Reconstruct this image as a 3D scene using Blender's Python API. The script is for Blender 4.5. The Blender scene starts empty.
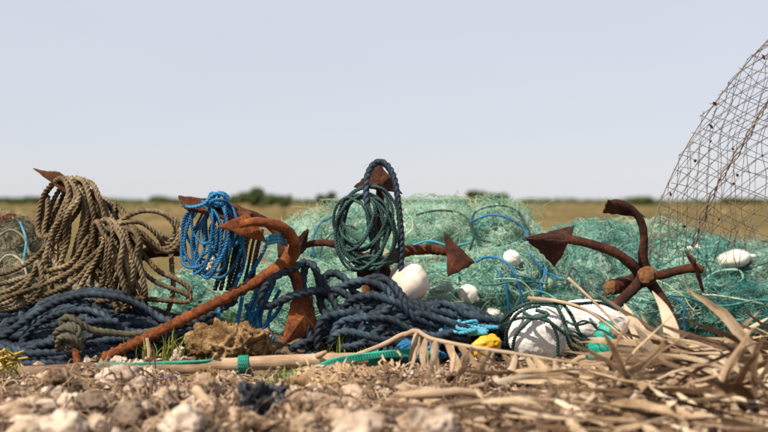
import bpy, math, random
import numpy as np
from mathutils import Vector, Matrix, Euler

random.seed(7)
RNG = np.random.default_rng(11)
SC = bpy.context.scene
COL = SC.collection
R = math.radians

# ------------------------------------------------------------------ camera, sky, sun
F = 1280.0            # focal length in photograph pixels (768 wide)
CAMZ = 0.62           # eye height over the ground
HZ = 202.0            # photograph row of the horizon
cam_d = bpy.data.cameras.new('camera')
cam_d.sensor_width = 36.0
cam_d.lens = 36.0 * F / 768.0
cam_d.shift_y = -(216.0 - HZ) / 768.0
cam_d.clip_start = 0.05
cam_d.clip_end = 20000
cam_d.dof.use_dof = True
cam_d.dof.focus_distance = 5.1
cam_d.dof.aperture_fstop = 2.1
cam = bpy.data.objects.new('camera', cam_d)
cam.location = (0, 0, CAMZ)
cam.rotation_euler = (R(90), 0, 0)
COL.objects.link(cam)
SC.camera = cam

SUN_DIR = Vector((-0.46, -0.44, 0.77)).normalized()     # towards the sun
elev = math.asin(SUN_DIR.z)
azim = math.atan2(SUN_DIR.x, SUN_DIR.y)
world = bpy.data.worlds.new('World')
SC.world = world
world.use_nodes = True
wn = world.node_tree
sky = wn.nodes.new('ShaderNodeTexSky')
sky.sky_type = 'NISHITA'
sky.sun_disc = False
sky.sun_elevation = elev
sky.sun_rotation = azim
sky.altitude = 0
sky.air_density = 1.0
sky.dust_density = 0.25
sky.ozone_density = 3.0
hs = wn.nodes.new('ShaderNodeHueSaturation')
hs.inputs['Saturation'].default_value = 0.62
wn.links.new(sky.outputs[0], hs.inputs['Color'])
hz = wn.nodes.new('ShaderNodeMix')          # thin even haze over the whole sky
hz.data_type = 'RGBA'
tcw = wn.nodes.new('ShaderNodeTexCoord')
hzn = wn.nodes.new('ShaderNodeTexNoise')
hzn.inputs['Scale'].default_value = 2.2
hzn.inputs['Detail'].default_value = 4
hmap = wn.nodes.new('ShaderNodeMapping')
hmap.inputs['Scale'].default_value = (1, 1, 4)
wn.links.new(tcw.outputs['Generated'], hmap.inputs[0])
wn.links.new(hmap.outputs[0], hzn.inputs['Vector'])
hmr = wn.nodes.new('ShaderNodeMapRange')
hmr.inputs[1].default_value = 0.3
hmr.inputs[2].default_value = 0.7
hmr.inputs[3].default_value = 0.62
hmr.inputs[4].default_value = 0.84
wn.links.new(hzn.outputs['Fac'], hmr.inputs[0])
wn.links.new(hmr.outputs[0], hz.inputs[0])
hz.inputs[7].default_value = (6.75, 6.95, 7.85, 1)
wn.links.new(hs.outputs[0], hz.inputs[6])
wn.links.new(hz.outputs[2], wn.nodes['Background'].inputs[0])
wn.nodes['Background'].inputs[1].default_value = 0.075

sun_d = bpy.data.lights.new('sun', 'SUN')
sun_d.energy = 5.0
sun_d.angle = R(0.5)
sun_d.color = (1.0, 0.91, 0.77)
sun = bpy.data.objects.new('sun', sun_d)
sun.rotation_euler = SUN_DIR.to_track_quat('Z', 'Y').to_euler()
COL.objects.link(sun)
vs = SC.view_settings
vs.view_transform = 'Standard'
vs.look = 'None'
vs.exposure = 0.50
vs.gamma = 1.0
vs.use_curve_mapping = False


# ------------------------------------------------------------------ helpers
def P(px, py, Y):
    """photograph pixel at depth Y -> world point"""
    return np.array([(px - 384.0) / F * Y, Y, CAMZ + (HZ - py) / F * Y])


def PP(seq, Y0):
    return np.array([P(s[0], s[1], Y0 + (s[2] if len(s) > 2 else 0)) for s in seq])


def _hash(i, j, k, seed):
    n = (i * 374761393 + j * 668265263 + k * 2147483647 + seed * 144665) & 0xFFFFFFFF
    n = ((n ^ (n >> 13)) * 1274126177) & 0xFFFFFFFF
    n = n ^ (n >> 16)
    return (n & 0xFFFF) / 32767.5 - 1.0


def vnoise(p, seed=0):
    p = np.asarray(p, float)
    f = np.floor(p)
    i = f.astype(np.int64)
    t = p - f
    t = t * t * t * (t * (t * 6 - 15) + 10)
    out = 0
    for dx in (0, 1):
        wx = t[..., 0] if dx else 1 - t[..., 0]
        for dy in (0, 1):
            wy = t[..., 1] if dy else 1 - t[..., 1]
            for dz in (0, 1):
                wz = t[..., 2] if dz else 1 - t[..., 2]
                out = out + wx * wy * wz * _hash(i[..., 0] + dx, i[..., 1] + dy, i[..., 2] + dz, seed)
    return out


def fbm(p, octv=4, seed=0, gain=0.5):
    a, s, out = 1.0, 1.0, 0
    p = np.asarray(p, float)
    for o in range(octv):
        out = out + a * vnoise(p * s + 17.3 * o, seed + o)
        a *= gain
        s *= 2.03
    return out


def xyz(x, y, z=None):
    return np.stack([x, y, np.zeros_like(x) if z is None else z], -1)


class MB:
    def __init__(self):
        self.v, self.f, self.a, self.n = [], [], [], 0

    def add(self, v, f, a=None):
        v = np.asarray(v, float).reshape(-1, 3)
        self.v.append(v)
        self.a.append(np.zeros((len(v), 3)) if a is None else np.asarray(a, float).reshape(-1, 3))
        for ff in (f if isinstance(f, list) else [f]):
            self.f.append(np.asarray(ff, np.int64) + self.n)
        self.n += len(v)

    def mesh(self, name, mat, origin=(0, 0, 0), smooth=True):
        me = bpy.data.meshes.new(name)
        V = np.concatenate(self.v) - np.asarray(origin, float)
        me.vertices.add(len(V))
        me.vertices.foreach_set('co', V.astype(np.float32).ravel())
        idx = np.concatenate([f.ravel() for f in self.f])
        tot = np.concatenate([np.full(len(f), f.shape[1]) for f in self.f])
        st = np.concatenate([[0], np.cumsum(tot)[:-1]])
        me.loops.add(len(idx))
        me.loops.foreach_set('vertex_index', idx.astype(np.int32))
        me.polygons.add(len(tot))
        me.polygons.foreach_set('loop_start', st.astype(np.int32))
        me.polygons.foreach_set('loop_total', tot.astype(np.int32))
        me.polygons.foreach_set('use_smooth', np.full(len(tot), smooth))
        at = me.attributes.new('ra', 'FLOAT_VECTOR', 'POINT')
        at.data.foreach_set('vector', np.concatenate(self.a).astype(np.float32).ravel())
        me.update(calc_edges=True)
        me.validate()
        if mat:
            me.materials.append(mat)
        return me

    def build(self, name, mat, parent=None, smooth=True, origin=None):
        V = np.concatenate(self.v)
        if parent is not None:
            org = wloc(parent)
        else:
            org = origin if origin is not None else np.array([V[:, 0].mean(), V[:, 1].mean(), V[:, 2].min()])
        o = bpy.data.objects.new(name, self.mesh(name, mat, org, smooth))
        COL.objects.link(o)
        if parent is not None:
            o.parent = parent
        else:
            o.location = org
        return o


def wloc(o):
    v = np.zeros(3)
    while o is not None:
        v = v + np.array(o.location)
        o = o.parent
    return v


def tag(o, label=None, cat=None, group=None, kind=None):
    for k, val in (('label', label), ('category', cat), ('group', group), ('kind', kind)):
        if val:
            o[k] = val
    return o


def thing(name, loc, label, cat, group=None, kind=None):
    o = bpy.data.objects.new(name, None)
    o.empty_display_size = 0.1
    o.location = loc
    COL.objects.link(o)
    return tag(o, label, cat, group, kind)


def catmull(pts, ds, closed=False):
    p = np.asarray(pts, float)
    if closed:
        q = np.concatenate([p[-1:], p, p[:2]])
    else:
        q = np.concatenate([2 * p[:1] - p[1:2], p, 2 * p[-1:] - p[-2:-1]])
    t = np.linspace(0, 1, 24, endpoint=False)[:, None]
    out = []
    for i in range(len(q) - 3):
        a, b, c, d = q[i:i + 4]
        out.append(0.5 * (2 * b + (c - a) * t + (2 * a - 5 * b + 4 * c - d) * t ** 2 + (3 * b - a - 3 * c + d) * t ** 3))
    out.append(q[-2][None])
    s = np.concatenate(out)
    return resample(s, ds)


def resample(s, ds):
    L = np.concatenate([[0], np.cumsum(np.linalg.norm(np.diff(s, axis=0), axis=1))])
    n = max(3, int(L[-1] / ds) + 1)
    u = np.linspace(0, L[-1], n)
    return np.stack([np.interp(u, L, s[:, k]) for k in range(3)], -1)


def frames(p):
    T = np.gradient(p, axis=0)
    T /= np.linalg.norm(T, axis=1)[:, None] + 1e-12
    N = np.zeros_like(T)
    ref = np.array([0.0, 0, 1]) if abs(T[0][2]) < 0.9 else np.array([1.0, 0, 0])
    n = ref - T[0] * ref.dot(T[0])
    n /= np.linalg.norm(n)
    for i in range(len(p)):
        t = T[i]
        n = n - t * (n[0] * t[0] + n[1] * t[1] + n[2] * t[2])
        n = n / math.sqrt(n[0] ** 2 + n[1] ** 2 + n[2] ** 2)
        N[i] = n
    return T, N, np.cross(T, N)


def grid_faces(n, m, wrap=True):
    i = np.arange(n - 1)[:, None]
    j = np.arange(m if wrap else m - 1)[None, :]
    j2 = (j + 1) % m
    return np.stack([i * m + j, i * m + j2, (i + 1) * m + j2, (i + 1) * m + j], -1).reshape(-1, 4)


def tube(mb, p, rad, sides=10, rough=0.0, seed=0, flat=1.0, ribs=None, capscale=0.0):
    """smooth tube along p; rad scalar or array; rough = relative noise; flat squashes one axis"""
    p = np.asarray(p, float)
    n = len(p)
    rad = np.full(n, rad) if np.isscalar(rad) else np.interp(np.linspace(0, 1, n), np.linspace(0, 1, len(rad)), rad)
    T, N, B = frames(p)
    L = np.concatenate([[0], np.cumsum(np.linalg.norm(np.diff(p, axis=0), axis=1))])
    a = np.arange(sides) * 2 * math.pi / sides
    d = np.cos(a)[None, :, None] * N[:, None] + flat * np.sin(a)[None, :, None] * B[:, None]
    rr = np.repeat(rad[:, None], sides, 1)
    if ribs:
        rr = rr * (1 + ribs[1] * np.maximum(0, np.sin(L * 2 * math.pi / ribs[0]))[:, None])
    V = p[:, None] + d * rr[..., None]
    if rough:
        nz = fbm(V * (0.35 / max(rad.max(), 1e-4)), 3, seed) * 0.7 + 0.5 * fbm(V * (1.6 / max(rad.max(), 1e-4)), 2, seed + 5)
        V = p[:, None] + d * (rr * (1 + rough * nz))[..., None]
    A = np.stack([np.repeat(L[:, None], sides, 1), np.repeat(a[None], n, 0), np.full((n, sides), seed % 97 * 0.173)], -1)
    V = V.reshape(-1, 3)
    f = [grid_faces(n, sides)]
    c0, c1 = len(V), len(V) + 1
    V = np.concatenate([V, [p[0] - T[0] * rad[0] * capscale], [p[-1] + T[-1] * rad[-1] * capscale]])
    A = np.concatenate([A.reshape(-1, 3), [[0, 0, 0], [L[-1], 0, 0]]])
    j = np.arange(sides)
    f.append(np.stack([np.full(sides, c0), (j + 1) % sides, j], -1))
    b = (n - 1) * sides
    f.append(np.stack([np.full(sides, c1), b + j, b + (j + 1) % sides], -1))
    mb.add(V, f, A)


FUZZ = {'much': 170, 'some': 60}


def rope(mb, p, r, seed=0, pitch=2.7, lobes=3, per=5, fuzz=None):
    """laid (twisted) rope: three-lobed section turning along its length"""
    p = np.asarray(p, float)
    n = len(p)
    T, N, B = frames(p)
    L = np.concatenate([[0], np.cumsum(np.linalg.norm(np.diff(p, axis=0), axis=1))])
    sides = lobes * per
    fz = FUZZ.get(fuzz, 0)
    if fz:
        m = int(L[-1] * fz)
        i = RNG.integers(1, n - 1, m); th = RNG.uniform(0, 6.28, m)
        o = np.cos(th)[:, None] * N[i] + np.sin(th)[:, None] * B[i]
        ln = RNG.gamma(2.0, r * .30, m)[:, None]
        q0 = p[i] + o * r * .8
        sl = T[i] * RNG.uniform(-1.4, 1.4, (m, 1)) + RNG.normal(0, .4, (m, 3))
        threads(mb, np.stack([q0, q0 + (o * .6 + sl * .5) * ln, q0 + (o * .9 + sl * 1.3) * ln], 1), .00042, 3)
    a = np.arange(sides) * 2 * math.pi / sides
    prof = 0.60 + 0.46 * np.abs(np.cos(a * lobes / 2)) ** 0.75
    tw = L * 2 * math.pi / (pitch * r * 2)
    wob = 1 + 0.09 * fbm(xyz(L * 9, np.full(n, seed * 1.7)), 2, seed)
    ang = a[None] + tw[:, None]
    d = np.cos(ang)[..., None] * N[:, None] + np.sin(ang)[..., None] * B[:, None]
    V = p[:, None] + d * (r * prof[None] * wob[:, None])[..., None]
    A = np.stack([np.repeat(L[:, None], sides, 1), np.repeat(a[None], n, 0), np.full((n, sides), seed % 97 * 0.173)], -1)
    V = V.reshape(-1, 3)
    f = [grid_faces(n, sides)]
    c0, c1 = len(V), len(V) + 1
    V = np.concatenate([V, p[:1] - T[:1] * r * .4, p[-1:] + T[-1:] * r * .4])
    A = np.concatenate([A.reshape(-1, 3), [[0, 0, 0], [L[-1], 0, 0]]])
    j = np.arange(sides)
    f.append(np.stack([np.full(sides, c0), (j + 1) % sides, j], -1))
    b = (n - 1) * sides
    f.append(np.stack([np.full(sides, c1), b + j, b + (j + 1) % sides], -1))
    mb.add(V, f, A)


def threads(mb, Q, r, sides=3, seed=0):
    """many thin tubes at once: Q is (lines, points, 3)"""
    Q = np.asarray(Q, float)
    Ln, M, _ = Q.shape
    T = np.gradient(Q, axis=1)
    T /= np.linalg.norm(T, axis=2)[..., None] + 1e-12
    N = np.cross(T, np.array([0.31, 0.17, 0.93]))
    N /= np.linalg.norm(N, axis=2)[..., None] + 1e-9
    B = np.cross(T, N)
    a = np.arange(sides) * 2 * math.pi / sides
    rr = np.broadcast_to(np.asarray(r, float).reshape(-1, 1, 1, 1) if not np.isscalar(r) else np.array(r), (Ln, 1, 1, 1)) if not np.isscalar(r) else r
    V = Q[:, :, None] + rr * (np.cos(a)[None, None, :, None] * N[:, :, None] + np.sin(a)[None, None, :, None] * B[:, :, None])
    g = grid_faces(M, sides)
    f = (g[None] + (np.arange(Ln) * M * sides)[:, None, None]).reshape(-1, 4)
    A = np.zeros((Ln, M, sides, 3))
    A[..., 0] = np.linspace(0, 1, M)[None, :, None]
    A[..., 2] = RNG.random(Ln)[:, None, None]
    mb.add(V.reshape(-1, 3), f, A.reshape(-1, 3))


def plate(mb, pts, th, sub=7, rough=0.003, seed=0, ridge=0.0):
    """thick plate with worn edges on a 3 or 4 cornered outline (a fan about its middle, dished edges)"""
    pts = np.asarray(pts, float)
    c = pts.mean(0)
    nrm = np.cross(pts[1] - pts[0], pts[2] - pts[0])
    nrm /= np.linalg.norm(nrm)
    # dense outline
    out = []
    for i in range(len(pts)):
        a, b = pts[i], pts[(i + 1) % len(pts)]
        for k in range(sub):
            out.append(a + (b - a) * k / sub)
    out = np.array(out)
    m = len(out)
    e = fbm(out * 45, 3, seed) * rough
    out = out + (out - c) / np.linalg.norm(out - c, axis=1)[:, None] * e[:, None]
    rings, zs = [], []
    for s, h in ((0.0, .5 + ridge), (.35, .5 + ridge * .6), (.7, .5 + ridge * .25), (.93, .46), (1.0, .25), (1.0, -.25), (.93, -.46), (.6, -.5), (.3, -.5), (0.0, -.5)):
        q = c + (out - c) * s
        z = h * th + fbm(q * 38, 3, seed + 3) * rough * (0.6 if abs(h) > .4 else .2)
        rings.append(q + nrm * z[:, None])
    V = np.concatenate(rings)
    mb.add(V, grid_faces(len(rings), m))


# ------------------------------------------------------------------ materials
def new_mat(name):
    m = bpy.data.materials.new(name)
    m.use_nodes = True
    nt = m.node_tree
    return m, nt, nt.nodes['Principled BSDF']


def N_(nt, t, **kw):
    n = nt.nodes.new(t)
    for k, v in kw.items():
        if k in n.inputs:
            n.inputs[k].default_value = v
        else:
            setattr(n, k, v)
    return n


def ramp(nt, fac, stops):
    r = nt.nodes.new('ShaderNodeValToRGB')
    e = r.color_ramp.elements
    while len(e) < len(stops):
        e.new(0.5)
    for k, (p, c) in enumerate(stops):
        e[k].position = p
        e[k].color = (*c, 1)
    nt.links.new(fac, r.inputs[0])
    return r.outputs[0]


def mixc(nt, fac, a, b, mode='MIX'):
    m = nt.nodes.new('ShaderNodeMix')
    m.data_type = 'RGBA'
    m.blend_type = mode
    for sock, v in ((m.inputs[0], fac), (m.inputs[6], a), (m.inputs[7], b)):
        if hasattr(v, 'is_linked'):
            nt.links.new(v, sock)
        elif isinstance(v, tuple):
            sock.default_value = (*v, 1)
        else:
            sock.default_value = v
    return m.outputs[2]


def noise(nt, scale, detail=6, rough=0.6, dist=0.0, vec=None):
    n = N_(nt, 'ShaderNodeTexNoise', Scale=scale, Detail=detail, Roughness=rough, Distortion=dist)
    if vec is None:
        g = nt.nodes.new('ShaderNodeNewGeometry')
        vec = g.outputs['Position']
    nt.links.new(vec, n.inputs['Vector'])
    return n.outputs['Fac']


def objvec(nt):
    t = nt.nodes.new('ShaderNodeTexCoord')
    return t.outputs['Object']


def sstep(nt, v, lo, hi):
    m = N_(nt, 'ShaderNodeMapRange')
    m.inputs[1].default_value = lo
    m.inputs[2].default_value = hi
    nt.links.new(v, m.inputs[0])
    return m.outputs[0]


def bump(nt, bsdf, h, strength, dist):
    b = N_(nt, 'ShaderNodeBump', Strength=strength, Distance=dist)
    nt.links.new(h, b.inputs['Height'])
    if bsdf.inputs['Normal'].is_linked:
        nt.links.new(bsdf.inputs['Normal'].links[0].from_socket, b.inputs['Normal'])
    nt.links.new(b.outputs[0], bsdf.inputs['Normal'])


def simple(name, stops, scale=8, rough=0.8, bs=0.5, bd=0.01, bscale=60, spec=0.3, dist=0.4, detail=8, obj=False):
    m, nt, b = new_mat(name)
    v = objvec(nt) if obj else None
    f = noise(nt, scale, detail, 0.65, dist, v)
    nt.links.new(ramp(nt, f, stops), b.inputs['Base Color'])
    b.inputs['Roughness'].default_value = rough
    b.inputs['Specular IOR Level'].default_value = spec
    if bs:
        bump(nt, b, noise(nt, bscale, 6, 0.7, 0.2, v), bs, bd)
    return m


def rust_mat(name, dark, mid, bright, amount=0.5):
    m, nt, b = new_mat(name)
    big = noise(nt, 9, 8, 0.68, 0.6)
    fine = noise(nt, 70, 8, 0.75, 0.3)
    c1 = ramp(nt, big, [(0.36, dark), (0.52, mid), (0.68, bright)])
    c2 = ramp(nt, fine, [(0.38, tuple(x * 0.45 for x in dark)), (0.55, mid), (0.72, tuple(min(1, x * 1.25) for x in bright))])
    nt.links.new(mixc(nt, 0.45, c1, c2), b.inputs['Base Color'])
    nt.links.new(sstep(nt, fine, 0.3, 0.75), b.inputs['Roughness'])
    b.inputs['Roughness'].default_value = 0.85
    mr = b.inputs['Roughness'].links[0].from_node
    mr.inputs[3].default_value = 0.62
    mr.inputs[4].default_value = 0.95
    b.inputs['Specular IOR Level'].default_value = 0.25
    bump(nt, b, fine, 1.0, 0.012)
    bump(nt, b, noise(nt, 220, 4, 0.7), 0.7, 0.004)
    v = N_(nt, 'ShaderNodeTexVoronoi', Scale=55)
    g = nt.nodes.new('ShaderNodeNewGeometry')
    nt.links.new(g.outputs['Position'], v.inputs['Vector'])
    bump(nt, b, v.outputs['Distance'], 0.35, 0.004)
    return m


def rope_mat(name, c_dark, c_mid, c_light, yarn=8, rough=0.75, spec=0.25, bs=0.6, scale=7):
    m, nt, b = new_mat(name)
    at = N_(nt, 'ShaderNodeAttribute', attribute_name='ra')
    big = noise(nt, scale, 6, 0.65)
    # yarns along the strands
    sep = nt.nodes.new('ShaderNodeSeparateXYZ')
    nt.links.new(at.outputs['Vector'], sep.inputs[0])
    cmb = nt.nodes.new('ShaderNodeCombineXYZ')
    mu = N_(nt, 'ShaderNodeMath', operation='MULTIPLY')
    mu.inputs[1].default_value = 30.0
    nt.links.new(sep.outputs[0], mu.inputs[0])
    mu2 = N_(nt, 'ShaderNodeMath', operation='MULTIPLY')
    mu2.inputs[1].default_value = float(yarn)
    nt.links.new(sep.outputs[1], mu2.inputs[0])
    nt.links.new(mu.outputs[0], cmb.inputs[0])
    nt.links.new(mu2.outputs[0], cmb.inputs[1])
    nt.links.new(sep.outputs[2], cmb.inputs[2])
    fib = noise(nt, 1.0, 5, 0.7, 0.0, cmb.outputs[0])
    mixv = N_(nt, 'ShaderNodeMath', operation='ADD')
    nt.links.new(big, mixv.inputs[0])
    nt.links.new(fib, mixv.inputs[1])
    hv = N_(nt, 'ShaderNodeMath', operation='MULTIPLY')
    hv.inputs[1].default_value = 0.5
    nt.links.new(mixv.outputs[0], hv.inputs[0])
    nt.links.new(ramp(nt, hv.outputs[0], [(0.38, c_dark), (0.5, c_mid), (0.64, c_light)]), b.inputs['Base Color'])
    b.inputs['Roughness'].default_value = rough
    b.inputs['Specular IOR Level'].default_value = spec
    bump(nt, b, fib, bs, 0.004)
    return m


def net_mat(name, c0, c1, c2, transl=0.35, rough=0.45, scale=5, tan=(0.42, 0.36, 0.24), gauze=False):
    m, nt, b = new_mat(name)
    f = noise(nt, scale, 7, 0.7, 0.8)
    c = ramp(nt, f, [(0.36, c0), (0.5, c1), (0.62, c2)])
    f2 = noise(nt, scale * 1.7, 5, 0.65, 1.2)
    c = mixc(nt, sstep(nt, f2, 0.56, 0.70), c, tan)          # dried weed and sand in the meshes
    nt.links.new(c, b.inputs['Base Color'])
    b.inputs['Roughness'].default_value = rough
    b.inputs['Specular IOR Level'].default_value = 0.35
    t = nt.nodes.new('ShaderNodeBsdfTranslucent')
    nt.links.new(c, t.inputs[0])
    mx = nt.nodes.new('ShaderNodeMixShader')
    mx.inputs[0].default_value = transl
    nt.links.new(b.outputs[0], mx.inputs[1])
    nt.links.new(t.outputs[0], mx.inputs[2])
    out = mx.outputs[0]
    if gauze:                       # open meshes between the packed filaments
        h = noise(nt, 95, 3, 0.6, 1.5)
        bump(nt, b, h, 0.8, 0.01)
        tp = nt.nodes.new('ShaderNodeBsdfTransparent')
        m3 = nt.nodes.new('ShaderNodeMixShader')
        nt.links.new(sstep(nt, h, 0.45, 0.39), m3.inputs[0])
        nt.links.new(out, m3.inputs[1])
        nt.links.new(tp.outputs[0], m3.inputs[2])
        out = m3.outputs[0]
    nt.links.new(out, nt.nodes['Material Output'].inputs[0])
    return m


M = {}
M['rust'] = rust_mat('rust_orange', (0.050, 0.017, 0.009), (0.29, 0.080, 0.020), (0.58, 0.215, 0.060))
M['rust_dark'] = rust_mat('rust_dark_brown', (0.014, 0.0058, 0.004), (0.070, 0.022, 0.0115), (0.22, 0.070, 0.026))
M['rust_mid'] = rust_mat('rust_brown', (0.022, 0.009, 0.006), (0.13, 0.040, 0.014), (0.36, 0.125, 0.038))
M['rust_face'] = rust_mat('rust_cut_face', (0.12, 0.05, 0.02), (0.30, 0.14, 0.055), (0.50, 0.29, 0.13))
M['navy'] = rope_mat('navy_rope', (0.003, 0.006, 0.011), (0.008, 0.017, 0.030), (0.070, 0.118, 0.16), yarn=9, rough=0.55, spec=0.3)  # lightest tone raised to paint steel-blue highlights into the rope colour
M['tan'] = rope_mat('tan_rope', (0.036, 0.024, 0.013), (0.150, 0.106, 0.060), (0.45, 0.355, 0.225), yarn=10, rough=0.9, spec=0.1)
M['olive'] = rope_mat('olive_grey_rope', (0.03, 0.027, 0.018), (0.085, 0.078, 0.052), (0.24, 0.215, 0.15), rough=0.9, spec=0.1)
M['blue'] = rope_mat('blue_rope', (0.003, 0.040, 0.11), (0.006, 0.125, 0.29), (0.03, 0.31, 0.54), rough=0.5, spec=0.4)
M['darkgreen'] = rope_mat('dark_green_rope', (0.006, 0.018, 0.018), (0.018, 0.050, 0.046), (0.06, 0.13, 0.11), rough=0.6, spec=0.3)
M['green'] = rope_mat('green_rope', (0.0, 0.10, 0.07), (0.01, 0.26, 0.18), (0.06, 0.46, 0.33), rough=0.45, spec=0.4)
M['yellow_rope'] = rope_mat('yellow_rope', (0.22, 0.14, 0.03), (0.50, 0.34, 0.06), (0.70, 0.52, 0.16), rough=0.7)
M['lightblue'] = rope_mat('pale_blue_cord', (0.02, 0.16, 0.24), (0.06, 0.32, 0.44), (0.22, 0.52, 0.62), rough=0.5)
M['net_core'] = net_mat('teal_net_bulk', (0.20, 0.52, 0.43), (0.52, 0.79, 0.66), (0.72, 0.86, 0.75), 0.5, 0.6, 4, (0.46, 0.42, 0.30), True)
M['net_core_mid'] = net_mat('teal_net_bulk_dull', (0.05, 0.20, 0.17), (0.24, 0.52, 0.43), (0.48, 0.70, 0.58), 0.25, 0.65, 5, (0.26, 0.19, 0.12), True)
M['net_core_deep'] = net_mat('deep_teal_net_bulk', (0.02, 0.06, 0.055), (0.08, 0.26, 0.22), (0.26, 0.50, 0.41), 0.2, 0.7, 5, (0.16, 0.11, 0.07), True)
M['net'] = net_mat('teal_net_twine', (0.06, 0.34, 0.31), (0.36, 0.67, 0.57), (0.72, 0.87, 0.77), 0.5, 0.35, 4)
M['net_pale'] = net_mat('pale_net_twine', (0.20, 0.42, 0.29), (0.46, 0.62, 0.44), (0.70, 0.68, 0.48), 0.35, 0.5, 6)
M['net_dark'] = net_mat('dark_net_twine', (0.008, 0.07, 0.07), (0.03, 0.20, 0.18), (0.10, 0.38, 0.33), 0.2, 0.5, 6)
M['net_grey'] = net_mat('grey_net_twine', (0.14, 0.12, 0.07), (0.32, 0.29, 0.20), (0.52, 0.49, 0.36), 0.3, 0.6, 6)
M['net_grey_core'] = net_mat('grey_net_bulk', (0.06, 0.05, 0.03), (0.18, 0.16, 0.10), (0.34, 0.30, 0.20), 0.1, 0.8, 9)
M['foam'] = simple('white_foam', [(0.26, (0.50, 0.45, 0.38)), (0.46, (0.70, 0.67, 0.62)), (0.62, (0.80, 0.78, 0.75))], 11, 0.8, 0.6, 0.006, 40, 0.2)
M['buoy'] = simple('cream_buoy', [(0.28, (0.42, 0.29, 0.21)), (0.45, (0.68, 0.55, 0.45)), (0.62, (0.79, 0.70, 0.61))], 9, 0.55, 0.25, 0.004, 60, 0.35)
M['netfloat'] = simple('off_white_float', [(0.3, (0.52, 0.46, 0.36)), (0.5, (0.74, 0.69, 0.58)), (0.65, (0.80, 0.77, 0.70))], 14, 0.5, 0.2, 0.003, 80, 0.3)
M['yellow'] = simple('yellow_plastic', [(0.34, (0.30, 0.15, 0.01)), (0.5, (0.58, 0.31, 0.01)), (0.66, (0.68, 0.42, 0.04))], 14, 0.4, 0.2, 0.004, 40, 0.4)
M['stone'] = simple('limestone', [(0.34, (0.07, 0.040, 0.022)), (0.45, (0.32, 0.21, 0.135)), (0.55, (0.56, 0.42, 0.30)), (0.66, (0.72, 0.59, 0.47))], 9, 0.95, 1.0, 0.02, 32, 0.1)
M['stone_pale'] = simple('pale_stone', [(0.34, (0.12, 0.080, 0.055)), (0.46, (0.38, 0.285, 0.215)), (0.60, (0.62, 0.50, 0.40))], 7, 0.9, 0.9, 0.015, 30, 0.15)
M['stone_dark'] = simple('dark_stone', [(0.30, (0.045, 0.032, 0.026)), (0.48, (0.14, 0.10, 0.075)), (0.68, (0.34, 0.25, 0.18))], 9, 0.95, 0.9, 0.02, 30, 0.1)
M['clod'] = simple('brown_soil_clod', [(0.34, (0.055, 0.028, 0.012)), (0.48, (0.24, 0.135, 0.060)), (0.62, (0.50, 0.335, 0.18))], 16, 0.95, 1.0, 0.02, 70, 0.05)
M['wood'] = None
M['fibre'] = simple('root_fibre', [(0.32, (0.13, 0.075, 0.036)), (0.5, (0.34, 0.22, 0.125)), (0.66, (0.52, 0.38, 0.25))], 12, 0.95, 0.6, 0.01, 80, 0.05)
M['black_plastic'] = simple('black_plastic', [(0.3, (0.006, 0.007, 0.010)), (0.6, (0.018, 0.020, 0.026)), (0.8, (0.05, 0.055, 0.065))], 10, 0.35, 0.3, 0.01, 30, 0.45)
M['blue_plastic'] = simple('blue_plastic', [(0.3, (0.02, 0.13, 0.42)), (0.7, (0.06, 0.26, 0.62))], 20, 0.4, 0.1, 0.002, 60, 0.4)
M['red_plastic'] = simple('faded_red', [(0.3, (0.35, 0.10, 0.05)), (0.7, (0.50, 0.2, 0.12))], 20, 0.5, 0.1, 0.002, 60, 0.3)
M['wire'] = rust_mat('rusty_wire', (0.09, 0.068, 0.052), (0.26, 0.19, 0.14), (0.44, 0.33, 0.25))


def wood_mat(name, c0, c1, c2):
    m, nt, b = new_mat(name)
    at = N_(nt, 'ShaderNodeAttribute', attribute_name='ra')
    mp = nt.nodes.new('ShaderNodeMapping')
    mp.inputs['Scale'].default_value = (5, 4, 1)
    nt.links.new(at.outputs['Vector'], mp.inputs[0])
    grain = noise(nt, 2.2, 7, 0.7, 0.2, mp.outputs[0])
    big = noise(nt, 6, 6, 0.6)
    c = mixc(nt, 0.5, ramp(nt, grain, [(0.32, c0), (0.5, c1), (0.66, c2)]), ramp(nt, big, [(0.35, c0), (0.52, c1), (0.66, c2)]))
    nt.links.new(c, b.inputs['Base Color'])
    b.inputs['Roughness'].default_value = 0.9
    b.inputs['Specular IOR Level'].default_value = 0.15
    bump(nt, b, grain, 0.6, 0.006)
    return m


M['wood'] = wood_mat('weathered_wood', (0.12, 0.07, 0.04), (0.38, 0.25, 0.155), (0.60, 0.45, 0.31))
M['wood_dark'] = wood_mat('dark_bark_wood', (0.05, 0.03, 0.02), (0.15, 0.09, 0.06), (0.32, 0.21, 0.14))
M['stick'] = wood_mat('bleached_stick', (0.20, 0.13, 0.08), (0.44, 0.31, 0.20), (0.62, 0.48, 0.34))


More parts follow.
